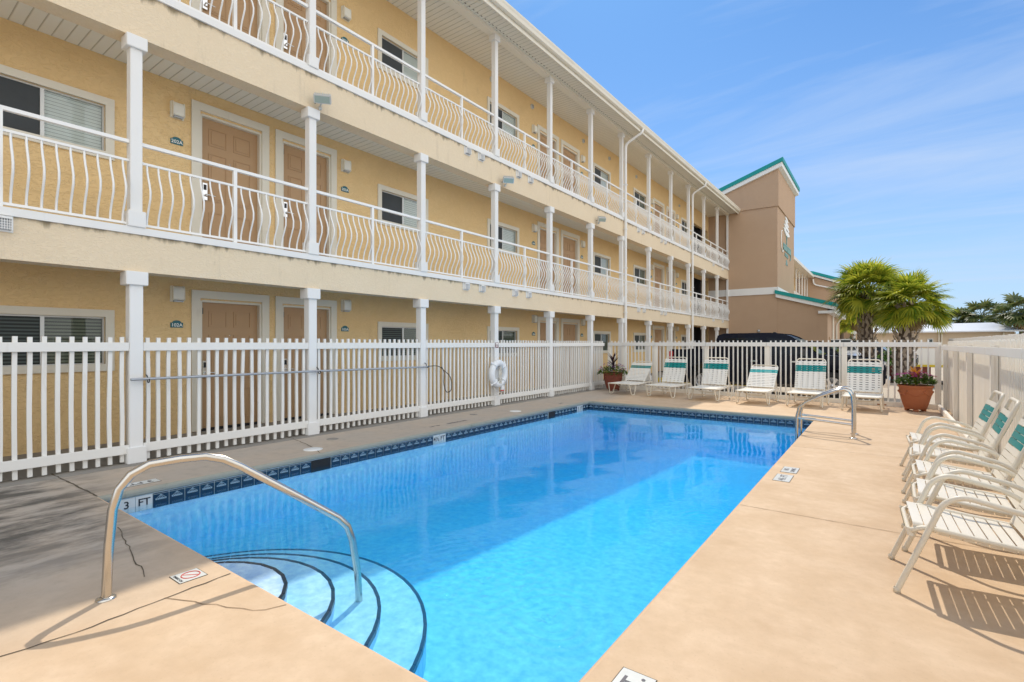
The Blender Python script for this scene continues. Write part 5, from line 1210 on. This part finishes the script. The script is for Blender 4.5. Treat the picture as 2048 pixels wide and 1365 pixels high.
def pickup(label, x, y, rz):
    t = thing('pickup_truck', label, 'pickup truck', (x, y, -.13), rz); hw = .98
    low = archpoly(-2.95, 2.85, .42, (-1.85, 1.75), .50)
    body = low + [(2.95, .55), (2.97, .95), (2.88, 1.13), (2.3, 1.20), (1.45, 1.26), (1.30, 1.24), (-.55, 1.24), (-.60, 1.40), (-2.92, 1.40), (-2.97, .60)]
    vprism(body, hw, .03, 1.0, 1.4).build('body', M['navy'], t, bevel=.03)
    cab = [(1.45, 1.22), (.70, 1.80), (.45, 1.90), (.1, 1.93), (-1.25, 1.92), (-1.42, 1.86), (-1.58, 1.22)]
    vprism(cab, hw - .02, .20, 1.22, 1.93).build('cab', M['navy'], t, bevel=.03)
    for s_ in (-1, 1):
        for pts in ([(1.12, 1.28), (.60, 1.74), (.05, 1.80), (-.10, 1.28)], [(-.20, 1.28), (-.05 - .12, 1.80), (-1.22, 1.79), (-1.36, 1.28)]):
            m = MB(); P = []
            for o2 in (.006, .020):
                for (px, pz) in pts: P.append((px, s_ * (hw - .02 - .20 * (pz - 1.22) / .71 + o2), pz))
            n = len(pts); m.add(P, [tuple(range(n)), tuple(range(n, 2 * n))] + [(i, (i + 1) % n, (i + 1) % n + n, i + n) for i in range(n)]); m.build('window', M['carglass'], t)
        m = MB(); m.obox((1.05, s_ * (hw + .12), 1.36), (1, 0, 0), (0, 1, 0), (0, 0, 1), .07, .10, .11); m.box(1.0, 1.06, min(s_ * (hw - .04), s_ * (hw + .1)), max(s_ * (hw - .04), s_ * (hw + .1)), 1.26, 1.30); m.build('mirror', M['blackcar'], t, bevel=.02)
        for hx in (-.4, .72):
            m = MB(); m.box(hx, hx + .2, min(s_ * hw, s_ * (hw + .03)), max(s_ * hw, s_ * (hw + .03)), 1.06, 1.10); m.build('handle', M['chrome'], t)
        m = MB(); m.box(2.72, 2.96, min(s_ * .62, s_ * .99), max(s_ * .62, s_ * .99), .88, 1.08); m.build('headlight', M['headlamp'], t, bevel=.02)
        m = MB(); m.box(2.62, 2.80, min(s_ * .97, s_ * .995), max(s_ * .97, s_ * .995), .86, .94); m.build('side_marker', M['lampamber'], t)
        m = MB(); m.box(-2.985, -2.86, min(s_ * .84, s_ * .992), max(s_ * .84, s_ * .992), .98, 1.36); m.build('tail_light', M['lampred'], t, bevel=.01)
        m = MB(); m.box(-1.3, 1.15, min(s_ * .93, s_ * 1.06), max(s_ * .93, s_ * 1.06), .36, .41); m.build('running_board', M['blackcar'], t)
        for xx in (-1.85, 1.75): wheel(t, xx, s_ * .88, .40)
    m = MB(); P = [(1.42, s_ * .80, 1.27) for s_ in (-1, 1)] + [(.80, s_ * .68, 1.745) for s_ in (1, -1)]
    m.add([(p[0] + .025, p[1], p[2] + .02) for p in P], [(0, 1, 2, 3)]); m.build('windscreen', M['carglass'], t)
    m = MB(); m.box(2.93, 2.99, -.6, .6, .72, 1.08)
    for k in range(5): m.box(2.99, 3.005, -.58, .58, .75 + k * .065, .78 + k * .065)
    m.build('grille', M['chrome'], t); m = MB(); m.box(2.88, 3.08, -.98, .98, .42, .66); m.build('bumper', M['chrome'], t, bevel=.03); m = MB(); m.box(-3.1, -2.96, -.95, .95, .45, .64); m.build('bumper', M['chrome'], t, bevel=.02)
    m = MB(); m.prism([(.05, 1.925), (.22, 1.925), (.12, 1.99), (.06, 1.99)], -.03, .03, 'y'); m.build('antenna', M['black'], t)
    m = MB(); m.box(-2.8, 2.7, -.8, .8, .30, .5); m.build('chassis', M['black'], t)
    return t
pickup('dark navy crew-cab pickup parked behind the far picket fence', -2.92, 18.1, R(-1))
def car(label, x, y, rz, kind, paint, s=1):
    t = thing('parked_' + kind, label, kind, (x, y, -.13), rz); hw = .92
    if kind == 'van': L_, prof_, cabz = 2.5, [(2.5, .5), (2.5, .95), (1.9, 1.08), (1.25, 1.15)], [(1.35, 1.1), (.8, 1.80), (.4, 1.86), (-2.3, 1.86), (-2.42, 1.78), (-2.48, 1.1)]
    else: L_, prof_, cabz = 2.35, [(2.35, .5), (2.35, .85), (1.9, 1.0), (1.1, 1.06)], [(1.2, 1.0), (.45, 1.62), (.1, 1.70), (-1.6, 1.66), (-1.85, 1.58), (-2.25, 1.0)]
    low = archpoly(-L_, L_ - .05, .30, (-L_ + .85, L_ - .85), .40); body = low + prof_ + [(-L_ + .05, 1.06 if kind != 'van' else 1.15), (-L_ - .02, .55)]
    vprism(body, hw, .05, .7, 1.15).build('body', paint, t, bevel=.03); vprism(cabz, hw - .05, .20, 1.0, 1.86).build('cabin', paint, t, bevel=.03)
    zt = cabz[2][1]
    for s_ in (-1, 1):
        for (a, b, c, d) in ((.95, .45, -.02, -.1), (-.12, -.10, -1.0, -1.05), (-1.12, -1.07, -1.9, -2.0)):
            m = MB(); P = []
            for o2 in (.006, .02):
                for (px, pz) in ((a, 1.16), (b, zt - .13), (c, zt - .11), (d, 1.16)): P.append((px, s_ * (hw - .05 - .2 * max(0, (pz - 1)) / .86 + o2), pz))
            m.add(P, [(0, 1, 2, 3), (4, 5, 6, 7), (0, 1, 5, 4), (1, 2, 6, 5), (2, 3, 7, 6), (3, 0, 4, 7)]); m.build('window', M['carglass'], t)
        for xx in (-L_ + .85, L_ - .85): wheel(t, xx, s_ * .83, .34)
        m = MB(); m.box(L_ - .2, L_ + .02, min(s_ * .55, s_ * .9), max(s_ * .55, s_ * .9), .72, .86); m.build('headlight', M['headlamp'], t, bevel=.02)
        m = MB(); m.box(-L_ - .03, -L_ + .1, min(s_ * .65, s_ * .9), max(s_ * .65, s_ * .9), .8, 1.0); m.build('tail_light', M['lampred'], t, bevel=.02)
    m = MB(); a, b = cabz[0], cabz[1]; m.add([(a[0] - .08, -.75, a[1] + .12), (a[0] - .08, .75, a[1] + .12), (b[0] + .06, .66, b[1] - .02), (b[0] + .06, -.66, b[1] - .02)], [(0, 1, 2, 3)]); 
    for v_i in range(4): x_, y_, z_ = m.v[v_i]; m.v[v_i] = (x_ + .05, y_, z_ + .035)
    m.build('windscreen', M['carglass'], t)
    m = MB(); m.box(L_ - .02, L_ + .03, -.5, .5, .45, .7); m.build('grille', M['black'], t); t.scale = (s, s, s); return t
car('dark blue sport utility vehicle parked right behind the pickup', -2.6, 27.2, R(-4), 'suv', M['navy'])
car('white van parked by the corner of the brown wing', -2.3, 32.6 + 2.5, R(-75), 'van', M['whitecar'])
car('black hatchback parked behind the palm trunks', -.9, 38.0, R(-6), 'car', M['blackcar'], 1.05)
m = MB(); m.box(.2, 1.6, 27.5, 27.7, -.13, .5); tag(m.build('planter_wall', M['terracotta_dark']), 'low brown edging wall beside the right palm trunk', 'wall')
m = MB(); m.box(-1.0, 2.0, 26.0, 27.4, -.13, -.05); tag(m.build('planting_bed', M['soil']), kind='structure')
